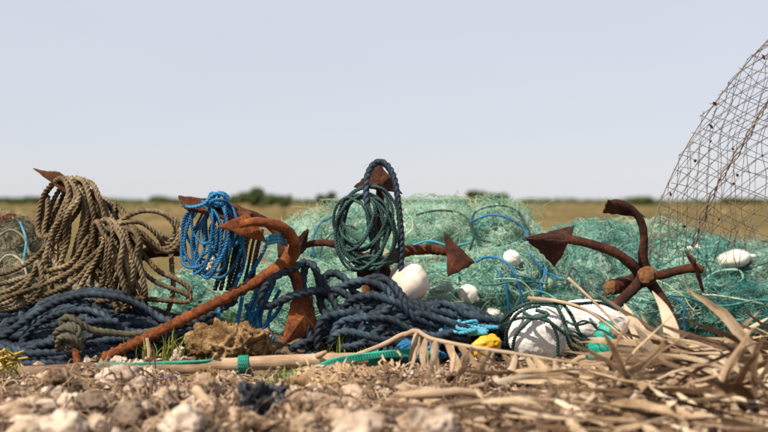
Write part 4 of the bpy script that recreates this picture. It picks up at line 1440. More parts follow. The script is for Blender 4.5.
# ------------------------------------------------------------------ soil, stones, rubbish in front
def soil_clod(px, py, Y, w, d, h, mat, label, seed, name, cat, freq=5, rough=.5):
    c = P(px, py, Y); s = Y / F
    mb = MB()
    seg = 84
    th = np.linspace(0, math.pi, seg); ph = np.arange(2 * seg) * math.pi / seg
    TH, PH = np.meshgrid(th, ph, indexing='ij')
    dd = np.stack([np.sin(TH) * np.cos(PH), np.sin(TH) * np.sin(PH), np.cos(TH)], -1)
    sz = np.array([w * s / 2, d, h * s / 2])
    Q0 = dd * sz
    n = 1 + rough * .55 * fbm(dd * 1.4 + seed, 3, seed)
    V = Q0 * n[..., None]
    nrm = dd / sz; nrm /= np.linalg.norm(nrm, axis=-1)[..., None]
    V = V + nrm * (.022 * rough * (1 - 2.2 * np.abs(fbm(V * 22 + seed, 2, seed + 3))) + .016 * rough * fbm(V * 70, 3, seed + 5, .7))[..., None] + c
    mb.add(V.reshape(-1, 3), grid_faces(seg, 2 * seg))
    return tag(mb.build(name, mat), label, cat)


soil_clod(234, 347, 4.86, 72, .12, 40, M['clod'], 'crumbly brown soil clod under the ribbed anchor shank', 61, 'soil_clod', 'soil', 6, .7)
soil_clod(345, 392, 4.15, 112, .15, 40, M['fibre'], 'matted clump of pale dry roots in front of the pole', 62, 'root_clump', 'roots', 8, .6)
soil_clod(204, 383, 4.36, 34, .05, 20, M['clod'], 'small tan soil clod in front of the pole left of the black plastic', 63, 'soil_clod', 'soil', 5, .6)
soil_clod(90, 386, 4.3, 44, .07, 34, M['stone_dark'], 'dark brown earth lump under the short log', 64, 'soil_clod', 'soil', 6, .6)

# dry root strands over the pale clump
mb = MB()
rgx = np.random.default_rng(77)
Q = []
for k in range(240):
    x = rgx.uniform(290, 402); y = rgx.uniform(368, 402); a = rgx.normal(.2, .6)
    pts = []
    for s in range(6):
        pts.append(P(x, y, 4.02 + rgx.uniform(-.03, .03) + (402 - y) * .004))
        x += 5 * math.cos(a); y += 4 * math.sin(a); a += rgx.normal(0, .5)
    Q.append(np.array(pts))
threads(mb, np.array(Q), .0035, 5)
tag(mb.build('root_fibre', M['stick']), 'loose pale root fibres over the matted clump', 'roots', kind='stuff')

stone_meshes = []
for k in range(9):
    mb = MB()
    seg = 30
    th = np.linspace(0, math.pi, seg); ph = np.arange(2 * seg) * math.pi / seg
    TH, PH = np.meshgrid(th, ph, indexing='ij')
    dd = np.stack([np.sin(TH) * np.cos(PH), np.sin(TH) * np.sin(PH), np.cos(TH)], -1)
    rgk = np.random.default_rng(300 + k)
    # facet by cutting planes, then pit
    rad = np.full(TH.shape, 1.25)
    for c_ in range(13):
        nn = rgk.normal(0, 1, 3); nn /= np.linalg.norm(nn)
        dist = rgk.uniform(.72, 1.0)
        dp = dd @ nn
        rad = np.where(dp > .05, np.minimum(rad, dist / np.maximum(dp, .05)), rad)
    rad = rad * (1 + .20 * fbm(dd * 2.2 + k, 4, 400 + k) + .12 * (1 - 2 * np.abs(fbm(dd * 5 + k, 3, 420 + k))))
    V = dd * rad[..., None] * np.array([1, .85, .7])
    mb.add(V.reshape(-1, 3), grid_faces(seg, 2 * seg))
    stone_meshes.append({m: mb.mesh('stone', M[m]) for m in ('stone', 'stone_pale', 'stone_dark')})


def stone(px, py, rp, mat, label, k, Y=None, zoff=0.0):
    """centre pixel, radius in pixels"""
    if Y is None:
        Y = G(px, py + rp * .3)[1]
    c = P(px, py, Y)
    rg = random.Random(k * 13 + 5)
    o = bpy.data.objects.new('stone', stone_meshes[k % 9][mat])
    COL.objects.link(o)
    r = rp * Y / F
    o.location = c
    o.scale = (r, r * rg.uniform(.8, 1.1), r * rg.uniform(.85, 1.1))
    o.rotation_euler = (rg.uniform(-.3, .3), rg.uniform(-.3, .3), rg.uniform(0, 6.28))
    tag(o, label, 'stone', 'stones strewn in the foreground')
    return o


stone(185, 427, 27, 'stone_pale', 'large pale stone at the bottom edge left of the slanting stick', 1)
stone(28, 412, 26, 'stone', 'broad tan stone in the bottom left corner', 2)
stone(62, 434, 25, 'stone_pale', 'pale stone cut by the bottom edge near the left corner', 3)
stone(358, 434, 28, 'stone_pale', 'smooth whitish stone cut by the bottom edge right of the black plastic', 4)
stone(60, 382, 17, 'stone', 'tan rounded stone just below the short dark log', 5)
stone(126, 380, 20, 'stone_pale', 'pinkish white stone below the left end of the pole', 6)
stone(142, 386, 13, 'stone_pale', 'smaller pale stone touching the pinkish white stone', 7)
stone(206, 388, 15, 'stone', 'tan knobbly stone below the pole left of the black plastic', 8)
stone(226, 384, 14, 'stone', 'tan stone wedged between the pole and the black plastic', 9)
stone(178, 353, 7, 'stone_pale', 'upper of two little pale stones behind the pole', 10, 4.8)
stone(179, 361, 8, 'stone_pale', 'lower of two little pale stones behind the pole', 11, 4.76)
stone(280, 395, 11, 'stone', 'small tan stone right of the black plastic', 12)
stone(300, 412, 22, 'stone', 'wide tan stone in the foreground below the root clump', 13)
stone(430, 402, 18, 'stone', 'tan stone at the left foot of the palm leaves', 14)
stone(130, 414, 20, 'stone_dark', 'dark brown stone in the foreground left of the large pale stone', 15)
stone(96, 404, 16, 'stone_dark', 'dark stone near the blue plastic scrap', 16)
stone(440, 428, 18, 'stone_pale', 'pale stone cut by the bottom edge under the palm leaves', 17)
stone(118, 362, 7, 'stone_pale', 'small pale stone at the foot of the ribbed shank', 18, 4.72)
rgs = random.Random(99)
MARKS = [(55, 'in the bottom left corner'), (118, 'around the blue plastic scrap'), (160, 'below the pinkish white stone'), (208, 'around the large pale stone'),
         (244, 'beside the slanting stick'), (290, 'beside the black plastic bag'), (345, 'left below the root clump'), (400, 'right below the root clump'), (999, 'beside the palm leaves')]


def stone_label(px, py, rp, mat):
    size = 'tiny' if rp < 7 else 'small' if rp < 11 else 'fist sized'
    colour = {'stone': 'tan', 'stone_pale': 'pale', 'stone_dark': 'dark brown'}[mat]
    row = 'close to the pole' if py < 392 else 'midway to the front' if py < 412 else 'along the bottom edge'
    return f"{size} {colour} stone {next(w for x, w in MARKS if px < x)}, {row}"


for k in range(84):
    px = rgs.uniform(-10, 470); py = rgs.uniform(384, 440)
    rp = rgs.choice([4, 5, 6, 7, 8, 10, 12]) * (1 + (py - 384) / 120)
    mt = rgs.choice(['stone', 'stone', 'stone_pale', 'stone_dark', 'stone'])
    stone(px, py, rp, mt, stone_label(px, py, rp, mt), 30 + k)
for k in range(26):
    px = rgs.uniform(0, 768); py = rgs.uniform(349, 366)
    mt = rgs.choice(['stone', 'stone_pale', 'stone_dark'])
    where = next(w for x, w in [(90, 'under the left navy heap'), (190, 'at the foot of the ribbed shank'), (285, 'beside the brown soil clod'), (340, 'under the orange fluke'),
                                (480, 'in front of the middle navy heap'), (640, 'beside the foam buoys'), (999, 'by the pale log on the right')] if px < x)
    stone(px, py, rgs.uniform(2.5, 5), mt, f"little {dict(stone='tan', stone_pale='pale', stone_dark='dark')[mt]} stone on the soil {where}", 200 + k)
# gravel
mb = MB()
rgx = np.random.default_rng(31)
n = 5200
gx_ = rgx.uniform(-1.8, 1.6, n); gy_ = rgx.uniform(3.1, 5.0, n)
gz_ = ground_h(gx_, gy_)
s_ = rgx.gamma(2.0, .0042, n) + .003
octa = np.array([[1, 0, 0], [-1, 0, 0], [0, 1, 0], [0, -1, 0], [0, 0, 1], [0, 0, -1]], float)
tri = np.array([[0, 2, 4], [2, 1, 4], [1, 3, 4], [3, 0, 4], [2, 0, 5], [1, 2, 5], [3, 1, 5], [0, 3, 5]])
V = octa[None] * rgx.uniform(.5, 1.3, (n, 6, 1)) * s_[:, None, None]
th = rgx.uniform(0, 6.28, n); c_, sn = np.cos(th)[:, None], np.sin(th)[:, None]
V = np.stack([V[..., 0] * c_ - V[..., 1] * sn, V[..., 0] * sn + V[..., 1] * c_, V[..., 2] * .8], -1) + np.stack([gx_, gy_, gz_ + s_ * .4], -1)[:, None]
h_ = n * 2 // 3
mb.add(V[:h_].reshape(-1, 3), (tri[None] + (np.arange(h_) * 6)[:, None, None]).reshape(-1, 3))
tag(mb.build('gravel', M['stone'], smooth=False, origin=np.zeros(3)), 'loose tan gravel and crumbs over the foreground soil', 'gravel', kind='stuff')
mb = MB()
W = V[h_:]
mb.add(W.reshape(-1, 3), (tri[None] + (np.arange(len(W)) * 6)[:, None, None]).reshape(-1, 3))
tag(mb.build('shell_bits', M['stone_pale'], smooth=False, origin=np.zeros(3)), 'pale shell and stone chips strewn over the foreground soil', 'shell bits', kind='stuff')


mb = MB()
rgx = np.random.default_rng(91)
n = 2600
Yf = rgx.uniform(3.25, 4.5, n); xf = (rgx.uniform(-30, 560, n) - 384) / F * Yf
th = rgx.uniform(0, 6.28, n); cv = rgx.normal(0, .5, n); ln = rgx.uniform(.02, .11, n)
px_, py_, pts = xf.copy(), Yf.copy(), []
lift = rgx.gamma(1.3, .010, n)
for k in range(7):
    pts.append(np.stack([px_, py_, ground_h(px_, py_) + .006 + lift * math.sin(.4 + k * .42)], -1))
    px_ = px_ + np.cos(th) * ln / 6; py_ = py_ + np.sin(th) * ln / 6; th = th + cv
Q = np.stack(pts, 1)
for i, (r_, m_, lab) in enumerate(((.0012, 'fibre', 'fine brown plant fibres tangled over the foreground rubble'), (.0022, 'stick', 'pale straw and twig bits tangled over the foreground rubble'), (.0030, 'wood_dark', 'dark brown stems and twig bits tangled over the foreground rubble'))):
    mb = MB()
    threads(mb, Q[i::3], r_, 4)
    tag(mb.build('plant_debris', M[m_], origin=np.zeros(3)), lab, 'debris', kind='stuff')


def sheet(name, px, py, Y, w, h, mat, label, cat, seed, amp=.03, tilt=.6, th=.002, ridge=1.0):
    """crumpled plastic sheet with thickness"""
    n, m = 56, 50
    u, v = np.meshgrid(np.linspace(-1, 1, m), np.linspace(-1, 1, n))
    q = xyz(u * 1.6, v * 1.6)
    s = Y / F
    edge = 1 + .25 * fbm(q * 1.5, 3, seed)
    d = ridge * amp * (1 - 2 * np.abs(fbm(q * 1.3, 4, seed + 5))) + amp * .6 * fbm(q * (1.6 + 1.6 * ridge), 3 if ridge > .5 else 2, seed + 8)
    x = u * w * s / 2 * edge + .3 * d
    zz = -v * h * s / 2 * edge * math.sin(tilt) + d * math.cos(tilt)
    yy = v * h * s / 2 * -math.cos(tilt) + d * -math.sin(tilt)
    V = np.stack([x, yy, zz], -1) + P(px, py, Y)
    T = V + np.array([0, th, -th])
    mb = MB()
    g = grid_faces(n, m, wrap=False)
    mb.add(V.reshape(-1, 3), g)
    mb.add(T.reshape(-1, 3), g[:, ::-1])
    idx = np.arange(n * m).reshape(n, m)
    b = np.concatenate([idx[0], idx[1:, -1], idx[-1, -2::-1], idx[-2:0:-1, 0]])
    b2 = np.roll(b, -1)
    mb.f.append(np.stack([b2, b, b + n * m, b2 + n * m], -1))
    return tag(mb.build(name, mat), label, cat)


sheet('plastic_bag', 258, 408, 3.50, 46, 62, M['black_plastic'], 'crumpled black plastic bag among the foreground stones', 'bag', 5, .045, .8, .002, .28)
sheet('plastic_scrap', 104, 391, 4.05, 15, 7, M['blue_plastic'], 'small bright blue plastic scrap on the foreground rubble', 'scrap', 6, .006, .8)
sheet('plastic_scrap', 168, 379, 4.36, 18, 5, M['blue_plastic'], 'blue plastic strip under the pole', 'scrap', 7, .01, .6)
sheet('plastic_scrap', 4, 219, 6.15, 14, 6, M['red_plastic'], 'faded red plastic scrap on top of the grey net', 'scrap', 8, .02, .9)
sheet('plastic_scrap', 416, 374, 4.4, 12, 10, M['netfloat'], 'small white and grey scrap right of the pole end', 'scrap', 9, .012, 1.0)
sheet('plastic_scrap', 424, 384, 4.3, 9, 9, M['yellow'], 'small yellow scrap below the pole end', 'scrap', 10, .01, 1.0)
sheet('plastic_scrap', 206, 266, 5.16, 18, 18, M['netfloat'], 'white plastic scrap glimpsed inside the blue rope coil', 'scrap', 11, .015, 1.2)


def stickobj(pts, Y0, r, mat, label, name='stick', cat='stick', seed=1):
    mb = MB()
    tube(mb, catmull(PP(pts, Y0), .01), r, 9, .12, seed)
    return tag(mb.build(name, mat), label, cat)


stickobj([(196, 390, .1), (206, 402, .05), (218, 416, -.02), (232, 436, -.1)], 3.58, [S(4), S(4.6), S(5)], M['stick'], 'pale broken stick slanting down between the stones', seed=3)
stickobj([(150, 362, -.02), (149, 350, -.01), (147, 338, .0)], 4.75, [S(2.4), S(2), S(1.6)], M['stick'], 'short pale stick standing against the ribbed shank', seed=4)
stickobj([(396, 396, .0), (430, 394, -.02), (462, 392, .0), (482, 395, .02)], 3.72, [S(3), S(3.6), S(2.6)], M['stick'], 'blurred pale stick lying in front of the palm leaves', seed=5)
stickobj([(384, 404, -.05), (420, 408, -.05), (450, 404, -.02), (490, 398, .0)], 3.6, [S(2.4), S(3), S(2)], M['wood_dark'], 'darker stick below the blurred pale stick', seed=6)
stickobj([(262, 402, .1), (300, 398, .05), (320, 396, .0), (352, 404, .0), (380, 410, -.02)], 3.68, [S(1.6), S(2), S(1.6)], M['stick'], 'thin curved twig under the root clump', seed=7)
stickobj([(270, 398, .1), (284, 393, .05), (300, 390, .0)], 4.1, [S(1.6), S(1.8), S(1.2)], M['lightblue'], 'short pale blue cord end in the soil before the root clump', 'cord', 'cord', 8)
stickobj([(388, 374, .1), (396, 378, .05), (398, 388, .0), (392, 396, .0)], 4.2, [S(2.2), S(2.2), S(1.8)], M['lightblue'], 'curved grey blue cord at the right of the root clump', 'cord', 'cord', 9)

# ------------------------------------------------------------------ grass sprouts
mb = MB()
rgx = np.random.default_rng(8)
spots = [(150, 355, 30, 20), (172, 358, 26, 30), (192, 352, 20, 20), (212, 356, 22, 24), (320, 352, 20, 18), (345, 352, 26, 22), (366, 358, 18, 14),
         (300, 376, 20, 16), (276, 384, 26, 20), (290, 396, 18, 14), (718, 350, 22, 16), (738, 346, 30, 18), (640, 352, 20, 14), (10, 372, 14, 12), (262, 356, 20, 16), (400, 352, 16, 10)]
for (px, py, n, hp) in spots:
    Y = (CAMZ - .02) * F / (py + 4 - HZ)
    for k in range(n):
        b0 = P(px + rgx.normal(0, 8), py + 4, Y + rgx.normal(0, .04))
        h = hp * Y / F * rgx.uniform(.6, 1.7)
        a = rgx.uniform(0, 6.28); ln = rgx.uniform(.1, .9) * h
        d = np.array([math.cos(a), math.sin(a), 0])
        w = np.array([-d[1], d[0], 0]) * rgx.uniform(.002, .0042)
        pts = [b0 + d * ln * t ** 2 + np.array([0, 0, h * t * (1 - .25 * t)]) for t in (0, .35, .7, 1)]
        V = []
        for t, p in zip((1, .9, .6, .05), pts):
            V += [p - w * t, p + w * t]
        mb.add(np.array(V), grid_faces(4, 2, wrap=False))
tag(mb.build('grass_sprouts', M['grass'], origin=np.zeros(3)), 'yellow green grass sprouts round the pole and rope heaps', 'grass', kind='stuff')

# ------------------------------------------------------------------ dry palm fronds
leaf_meshes = {}


def make_leaf(k, wid, droop, twist, foldv, curl):
    n = 11
    t = np.linspace(0, 1, n)
    wv = wid * np.sin(np.clip(t * .92 + .08, 0, 1) * math.pi) ** .75 * (1 - .35 * t)
    wv[-1] = .001
    z = -droop * t ** 2
    x = t * (1 - .15 * abs(droop)) - .12 * curl * t ** 3
    y = curl * .3 * np.sin(t * math.pi * .9)
    tw = twist * t
    V = []
    for i in range(n):
        for s in (-1, -.5, 0, .5, 1):
            off = np.array([0, s * wv[i], -abs(s) * wv[i] * foldv + (abs(s) == 1) * wv[i] * foldv * .3])
            c, sn = math.cos(tw[i]), math.sin(tw[i])
            V.append([x[i], y[i] + off[1] * c - off[2] * sn, z[i] + off[1] * sn + off[2] * c])
    V = np.array(V)
    V += .012 * fbm(V * 7 + k * 5, 2, 50 + k)[:, None] * np.array([.2, .6, 1])
    mb = MB()
    g = grid_faces(n, 5, wrap=False)
    mb.add(V, g)
    B = V - np.array([0, 0, .006])
    mb.add(B, g[:, ::-1])
    return mb


rgl = random.Random(17)
NL = 14
for k in range(NL):
    mb = make_leaf(k, rgl.uniform(.028, .055), rgl.uniform(-.08, .30), rgl.uniform(-1.2, 1.2), rgl.uniform(.2, .9), rgl.uniform(-.4, .4))
    for m in ('palm', 'palm_dark'):
        leaf_meshes[(k, m)] = mb.mesh('leaflet', M[m])

NB = 6
for k in range(NB):                     # flatter, straighter blades
    mb = make_leaf(80 + k, rgl.uniform(.045, .065), rgl.uniform(-.05, .10), rgl.uniform(-.4, .4), rgl.uniform(.1, .45), rgl.uniform(-.25, .25))
    for m in ('palm', 'palm_dark'):
        leaf_meshes[(100 + k, m)] = mb.mesh('leaflet', M[m])


def leaf_obj(parent, base, tip, k, mat, wscale=1.0, roll=None, name='leaflet', broad=False):
    base = np.asarray(base, float); tip = np.asarray(tip, float)
    d = Vector(tip - base)
    L = d.length
    o = bpy.data.objects.new(name, leaf_meshes[(100 + k % NB if broad else k % NL, mat)])
    COL.objects.link(o)
    q = d.to_track_quat('X', 'Z')
    if broad:                      # blade turned with its flat side to the front
        X = d.normalized(); Yv = X.cross(Vector((0, 1, 0))).normalized(); Z = X.cross(Yv)
        q = Matrix((X, Yv, Z)).transposed().to_quaternion()
    m = Matrix.Translation(Vector(base - wloc(parent))) @ q.to_matrix().to_4x4() @ Matrix.Rotation(roll if roll is not None else rgl.uniform(-1.2, 1.2), 4, 'X') @ Matrix.Diagonal((L, L * wscale, L * wscale, 1))
    o.parent = parent
    o.matrix_local = m
    return o


GP = 'dry palm fronds'


def frond(pts, Y0, r, label, nleaf, leaf_len, mode, mat='palm', seed=0, sides=(1, -1), wscale=1.0, t0=.08, lift=0.0):
    rg = random.Random(seed)
    c = catmull(np.array([G(a[0], a[1], lift) for a in pts]) if lift else PP(pts, Y0), .01)
    base = c[len(c) // 2].copy()
    t = thing('palm_frond', base, label, 'palm frond', GP)
    mb = MB()
    tube(mb, c, [r, r * .8, r * .45], 8, .08, seed, flat=.7)
    mb.build('stalk', M['stick' if mat == 'palm' else 'wood_dark'], t)
    T, _, _ = frames(c)
    for i in range(nleaf):
        u = t0 + (.99 - t0) * i / max(1, nleaf - 1)
        j = min(len(c) - 1, int(u * (len(c) - 1)))
        s = sides[i % len(sides)]
        p = c[j]; tg = T[j]
        L = leaf_len * (1 - .45 * abs(u - .45)) * rg.uniform(.65, 1.15)
        if mode == 'hang':
            d = np.array([rg.uniform(-.45, .45), rg.uniform(-.75, -.1), -1.0])
        elif mode == 'flat':
            side = np.cross(tg, np.array([0, 0, 1.0])) * s
            d = side * rg.uniform(.3, 1) + tg * rg.uniform(.3, 1.2) + np.array([0, 0, rg.uniform(-.2, .5 if p[0] > .9 else .1)])
        else:
            d = tg * rg.uniform(.2, .8) + np.array([rg.uniform(-.6, .6), rg.uniform(-.5, .3), rg.uniform(.0, .9)])
        d = d / np.linalg.norm(d)
        tip = p + d * L
        gz = float(ground_h(tip[0], tip[1])) + .012
        tip[2] = max(tip[2], gz)
        leaf_obj(t, p, tip, rg.randrange(NL), mat if rg.random() > .15 else ('palm_dark' if mat == 'palm' else 'palm'), wscale * rg.uniform(.8, 1.25), rg.uniform(-1.5, 1.5) * (.5 if mode == 'hang' else 1), broad=mode == 'hang')
    return t


f1 = frond([(404, 335, .12), (416, 331, .06), (432, 339, .0), (470, 347, -.04), (510, 353, -.08), (560, 361, -.12), (620, 370, -.15)], 4.12, S(2.6, 4.1),
           'dry palm frond arching from the pole end with leaflets hanging in a row', 30, .23, 'hang', 'palm', 1, wscale=1.7)
stickobj([(300, 369, .1), (340, 360, .08), (380, 346, .06), (402, 335, .03), (418, 332, .0)], 4.55, [S(1.6), S(2), S(2.2)], M['stick'], 'thin dry twig rising along the pole to the palm stalk', 'twig', 'twig', 10)

f2 = thing('palm_frond', P(662, 372, 4.4), 'upright fan of pale palm blades in front of the right anchor', 'palm frond', GP)
for (bx, by, tx, ty, dy, ws, k) in [(668, 374, 652, 296, .05, 1.35, 0), (664, 372, 626, 307, .0, 1.1, 1), (660, 374, 634, 330, -.06, 1.0, 2), (672, 374, 664, 312, .1, 1.0, 3), (655, 376, 612, 330, -.02, .9, 4),
                                  (670, 376, 640, 345, -.08, 1.2, 5), (652, 378, 590, 345, -.05, .9, 6), (676, 376, 684, 330, .08, .9, 7), (662, 374, 641, 318, .03, .8, 8), (666, 374, 606, 352, -.06, .8, 9), (674, 376, 668, 336, -.05, 1.0, 10)]:
    leaf_obj(f2, P(bx, by - 6, 4.2), P(tx, ty - 4, 4.2 + dy), k, 'palm', ws * 1.9, rgl.uniform(-.3, .3), broad=True)
mb = MB()
tube(mb, catmull(PP([(690, 392, -.05), (676, 380, .0), (664, 364, .0)], 4.2), .01), [S(4), S(5), S(4)], 8, .1, 3, flat=.5)
mb.build('stalk', M['stick'], f2)
f3 = thing('palm_frond', P(692, 374, 4.45), 'palm frond with long curved blades sweeping up to the right edge', 'palm frond', GP)
for (bx, by, tx, ty, dy, ws, k) in [(690, 372, 758, 310, .05, .95, 0), (694, 374, 778, 318, .0, .95, 2), (698, 376, 740, 334, -.06, .8, 4), (696, 374, 790, 344, -.05, .7, 5), (688, 374, 722, 338, .08, .7, 6), (700, 378, 760, 356, -.1, .9, 9), (694, 380, 770, 374, -.15, .9, 10), (692, 376, 746, 322, .02, .8, 11), (690, 378, 732, 348, -.08, .9, 12)]:
    leaf_obj(f3, P(bx, by - 4, 4.25), P(tx, ty, 4.25 + dy), k + 3, 'palm', ws * .95, rgl.uniform(-.1, .7), broad=True)
mb = MB()
tube(mb, catmull(PP([(668, 392, -.1), (682, 382, -.02), (694, 370, .0)], 4.25), .01), [S(3.4), S(4.4), S(3.6)], 8, .1, 5, flat=.5)
mb.build('stalk', M['stick'], f3)
# long bare stalk over the foam buoys
frond([(528, 298, .12), (556, 301, .04), (584, 309, -.02), (610, 326, -.06), (632, 344, -.12), (660, 366, -.2)], 4.82, S(2.0, 4.8), 'bare palm stalk curving over the foam buoys', 4, .16, 'flat', 'palm', 2, t0=.75)
frond([(568, 278, .15), (590, 298, .08), (614, 322, .02), (640, 350, -.05), (664, 374, -.12)], 4.75, S(1.7, 4.7), 'thin straight palm stalk leaning from the net to the upright blades', 4, .16, 'up', 'palm', 3, t0=.7)
specs = [([(560, 362, .1), (610, 366, .0), (670, 378, -.08), (730, 384, -.1), (800, 380, -.1)], 4.35, 'dark brown palm frond lying across the right behind the pale leaves', 26, .24, 'flat', 'palm_dark'),
         ([(470, 388, .1), (520, 378, .0), (580, 376, -.05), (650, 386, -.1), (720, 398, -.15)], 4.2, 'pale palm frond crossing the foreground right of the hanging leaflets', 30, .22, 'flat', 'palm'),
         ([(780, 362, .1), (730, 372, .0), (680, 388, -.05), (620, 404, -.1), (560, 414, -.15)], 4.15, 'broad palm frond coming in from the right edge', 30, .24, 'flat', 'palm'),
         ([(440, 408, .05), (500, 400, .0), (570, 402, -.05), (640, 414, -.1), (700, 424, -.1)], 3.85, 'blurred palm frond low in the foreground centre', 28, .20, 'flat', 'palm'),
         ([(800, 398, .05), (740, 402, .0), (690, 412, -.05), (640, 426, -.1)], 3.8, 'blurred palm frond in the bottom right corner', 24, .22, 'flat', 'palm'),
         ([(520, 428, .0), (580, 418, .0), (650, 420, .0), (730, 430, .0)], 3.6, 'dark blurred palm frond along the bottom edge', 22, .20, 'flat', 'palm_dark'),
         ([(600, 372, .0), (640, 384, -.05), (690, 396, -.08), (760, 402, -.1)], 4.1, 'brown palm frond under the upright blades', 26, .22, 'up', 'palm_dark'),
         ([(540, 368, .0), (590, 384, -.05), (640, 400, -.08), (700, 408, -.1)], 4.0, 'tan palm frond sloping down right below the foam buoys', 26, .20, 'flat', 'palm')]
for k, (pts, Y0, lab, n, L, mode, mat) in enumerate(specs):
    frond(pts, Y0, S(2.4, Y0), lab, n - 2, L * 1.5, mode, mat, 20 + k, wscale=1.1, lift=.03)


def fan(bx, by, Y, a0, a1, n, ln, label, seed, mat='palm', ws=1.0, fwd=(-.55, .15)):
    """fan of dry blades: angles seen from the front, 0 right, 90 up, 180 left"""
    rg = random.Random(seed)
    base = P(bx, by, Y)
    base[2] = max(base[2], float(ground_h(base[0], base[1])) + .03)
    t = thing('palm_frond', base, label, 'palm frond', GP)
    mid = R((a0 + a1) / 2)
    st = base - np.array([math.cos(mid), .4, math.sin(mid) * .3]) * .10
    st[2] = max(st[2], float(ground_h(st[0], st[1])))
    mb = MB()
    tube(mb, catmull([st, (st + base) / 2 + np.array([0, 0, .006]), base], .008), [.007, .009, .011], 8, .1, seed, flat=.6)
    mb.build('stalk', M['stick'], t)
    for i in range(n):
        a = R(a0 + (a1 - a0) * (i + rg.uniform(-.35, .35)) / max(1, n - 1))
        L = ln * rg.uniform(.6, 1.15)
        d = np.array([math.cos(a), rg.uniform(*fwd), math.sin(a)])
        tip = base + d / np.linalg.norm(d) * L
        tip[2] = max(tip[2], float(ground_h(tip[0], tip[1])) + rg.uniform(.004, .05))
        leaf_obj(t, base + np.array([rg.uniform(-.012, .012), rg.uniform(-.01, .01), 0]), tip, i + seed, mat if rg.random() > .2 else 'palm_dark', ws * rg.uniform(.4, .85), rg.uniform(-.9, .9), broad=True)
    return t


fan(696, 372, 4.22, 152, 208, 15, .36, 'pale fan of palm blades spreading left from the right side pile', 1)
fan(642, 368, 4.12, 165, 262, 13, .26, 'palm blades drooping left and down below the teal netting', 2)
fan(766, 386, 4.05, 158, 222, 15, .36, 'fan of palm blades near the right edge below the sweeping blades', 3)
fan(572, 364, 4.10, 195, 300, 12, .20, 'short fan of palm blades hanging below the foam buoys', 4)
fan(730, 404, 3.78, 152, 235, 15, .30, 'fan of palm blades in the lower right foreground', 5)
fan(648, 402, 3.80, 150, 235, 14, .26, 'fan of palm blades low in front of the upright blades', 6)
fan(806, 372, 4.2, 148, 200, 12, .40, 'palm blades reaching in low from beyond the right edge', 7)
fan(516, 392, 3.95, 150, 250, 9, .17, 'small brown fan of palm blades below the yellow container', 8, 'palm_dark')
fan(672, 368, 4.3, 60, 150, 8, .12, 'low tuft of palm blades round the foot of the upright blades', 9, ws=.9, fwd=(-.3, .4))
# leaf litter under the fronds: torn blades, uncountable
mb = MB()
src = []
for k in range(6):
    m = make_leaf(k + 30, rgl.uniform(.02, .042), rgl.uniform(-.1, .2), rgl.uniform(-.9, .9), rgl.uniform(.2, .7), rgl.uniform(-.3, .3))
    src.append(m)
rgx = np.random.default_rng(61)
mb2 = MB()
for i in range(380):
    Y = rgx.uniform(3.2, 4.6)
    px = rgx.uniform(610, 810) if rgx.random() < .6 else rgx.uniform(410, 640)
    short = px < 640
    if short:
        Y = min(Y, rgx.uniform(3.4, 4.0))
    elif px < 700:
        Y = min(Y, 4.25)
    x = (px - 384) / F * Y
    z = float(ground_h(x, Y)) + rgx.uniform(.004, .045)
    m = src[int(rgx.integers(0, 6))]
    V = np.concatenate(m.v)
    L = rgx.uniform(.06, .18) if short else rgx.uniform(.10, .34)
    E = np.array(Euler((rgx.uniform(-1.3, 1.3), rgx.uniform(-.22, .16), rgx.choice([rgx.uniform(0, 6.28), rgx.normal(2.6, .45), rgx.normal(-.4, .4)]))).to_matrix())
    W = (V * L) @ E.T + np.array([x, Y, z])
    (mb if i % 2 else mb2).add(W, [np.concatenate([m.f[0], m.f[1]])])
tag(mb2.build('leaf_litter', M['palm'], origin=np.zeros(3)), 'pale dry palm leaf scraps mixed into the litter under the fronds', 'leaf litter', kind='stuff')
tag(mb.build('leaf_litter', M['palm_dark'], origin=np.zeros(3)), 'torn brown palm leaf litter under the fronds', 'leaf litter', kind='stuff')

# ------------------------------------------------------------------ wire fish trap at the right
tr = thing('fish_trap', P(720, 320, 5.7), 'tall bent wire mesh fish trap leaning in from the right edge', 'fish trap')
YT = 5.75
rim_px = np.array([(640, 268), (648, 244), (655, 218), (667, 186), (688, 144), (712, 107), (738, 74), (766, 42), (800, 8)], float)
rim = catmull(np.array([P(a, b, YT) for a, b in rim_px]), .02)
Lr = np.concatenate([[0], np.cumsum(np.linalg.norm(np.diff(rim, axis=0), axis=1))])
LT = Lr[-1]


def trap(s, q, side):
    """s along the rim, q across (metres); side -1 near skin, +1 far skin"""
    s = np.clip(s, 0, LT)
    b = np.stack([np.interp(s, Lr, rim[:, k]) for k in range(3)], -1)
    wd = 1.05
    a = np.clip(q / wd, 0, 1) * math.pi * .5
    out = np.array([.93, 0, -.36])
    p = b + out * (np.clip(q, 0, 9) * (.55 + .45 * np.clip(q / wd, 0, 1)))[..., None]
    p[..., 1] += side * .34 * np.sin(a) * (1 - .2 * s / LT)
    p += .022 * np.stack([fbm(np.stack([s * 4, q * 4, 0 * s + side], -1), 2, 3 + i) for i in range(3)], -1)
    return p


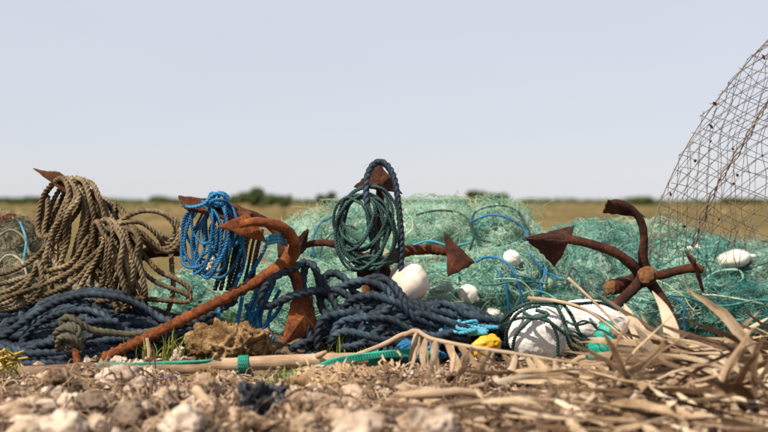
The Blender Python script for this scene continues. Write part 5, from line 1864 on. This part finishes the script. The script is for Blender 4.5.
cell = .062
for side in (-1, 1):
    n = 0
    for fam in range(3):
        ang = (R(90), R(28), R(-28))[fam]
        dx, dy = math.cos(ang), math.sin(ang)
        lo, hi = -2.4, 2.4
        for k in range(-40, 60):
            off = k * cell * (1.0 if fam else 1.25) + .013 * (side + 1)
            tt = np.arange(-2.5, 2.5, .02)
            s = .8 + dx * tt - dy * off
            q = .4 + dy * tt + dx * off
            ok = (s > .02) & (s < LT - .02) & (q > 0) & (q < .85) & (q < .05 + s * 1.6)
            if ok.sum() < 6:
                continue
            if fam == 0 and k % 1:
                continue
            p = trap(s[ok], q[ok], side)
            keep = p[:, 2] > .22 + .1 * random.random()
            if keep.sum() < 5:
                continue
            p = p[keep]
            mb = MB()
            threads(mb, p[None], .0016 if side < 0 else .0014, 4)
            mb.build('wire', M['wire'], tr)
            n += 1
mb = MB()
tube(mb, rim, .0024, 6, .2, 3)
mb.build('rim', M['wire'], tr)
# a bundle of twisted wire making the rib
for k in range(3):
    pts = [(692 + k, 246, -.1), (702 + 2 * k, 214, -.16), (718 + k, 182, -.2), (740 + 2 * k, 146, -.22), (766 + k, 104 - k, -.22), (800, 50, -.2)]
    c = catmull(PP(pts, YT), .01)
    tq = np.linspace(0, 60, len(c)) + k * 2.1
    c = c + .006 * np.stack([np.cos(tq), np.sin(tq), 0 * tq], -1)
    mb = MB()
    tube(mb, c, .0028, 6, .2, k)
    mb.build('rib', M['wire'], tr)
# straggling wire ends at the foot
rgx = np.random.default_rng(6)
for k in range(16):
    x0 = rgx.uniform(652, 770); y0 = rgx.uniform(205, 235)
    x1 = x0 + rgx.uniform(-34, 10); y1 = y0 + rgx.uniform(30, 70)
    mb = MB()
    tube(mb, catmull(PP([(x0, y0, -.05), ((x0 + x1) / 2 + rgx.normal(0, 5), (y0 + y1) / 2, -.08), (x1, y1, rgx.uniform(-.1, .1))], YT), .02), .0016, 4)
    mb.build('wire', M['wire'], tr)
# bits of dry weed caught in the mesh
mb = MB()
for k in range(40):
    s = rgx.uniform(.2, LT - .1); q = rgx.uniform(0, .8)
    c = trap(np.array([s]), np.array([q]), -1)[0]
    if c[2] < .5:
        continue
    blob(mb, c, (rgx.uniform(.003, .007), .004, rgx.uniform(.004, .013)), (0, rgx.uniform(-1, 1), 0), .5, k, 6, 2)
tag(mb.build('caught_weed', M['rust_dark'], tr), kind='stuff')
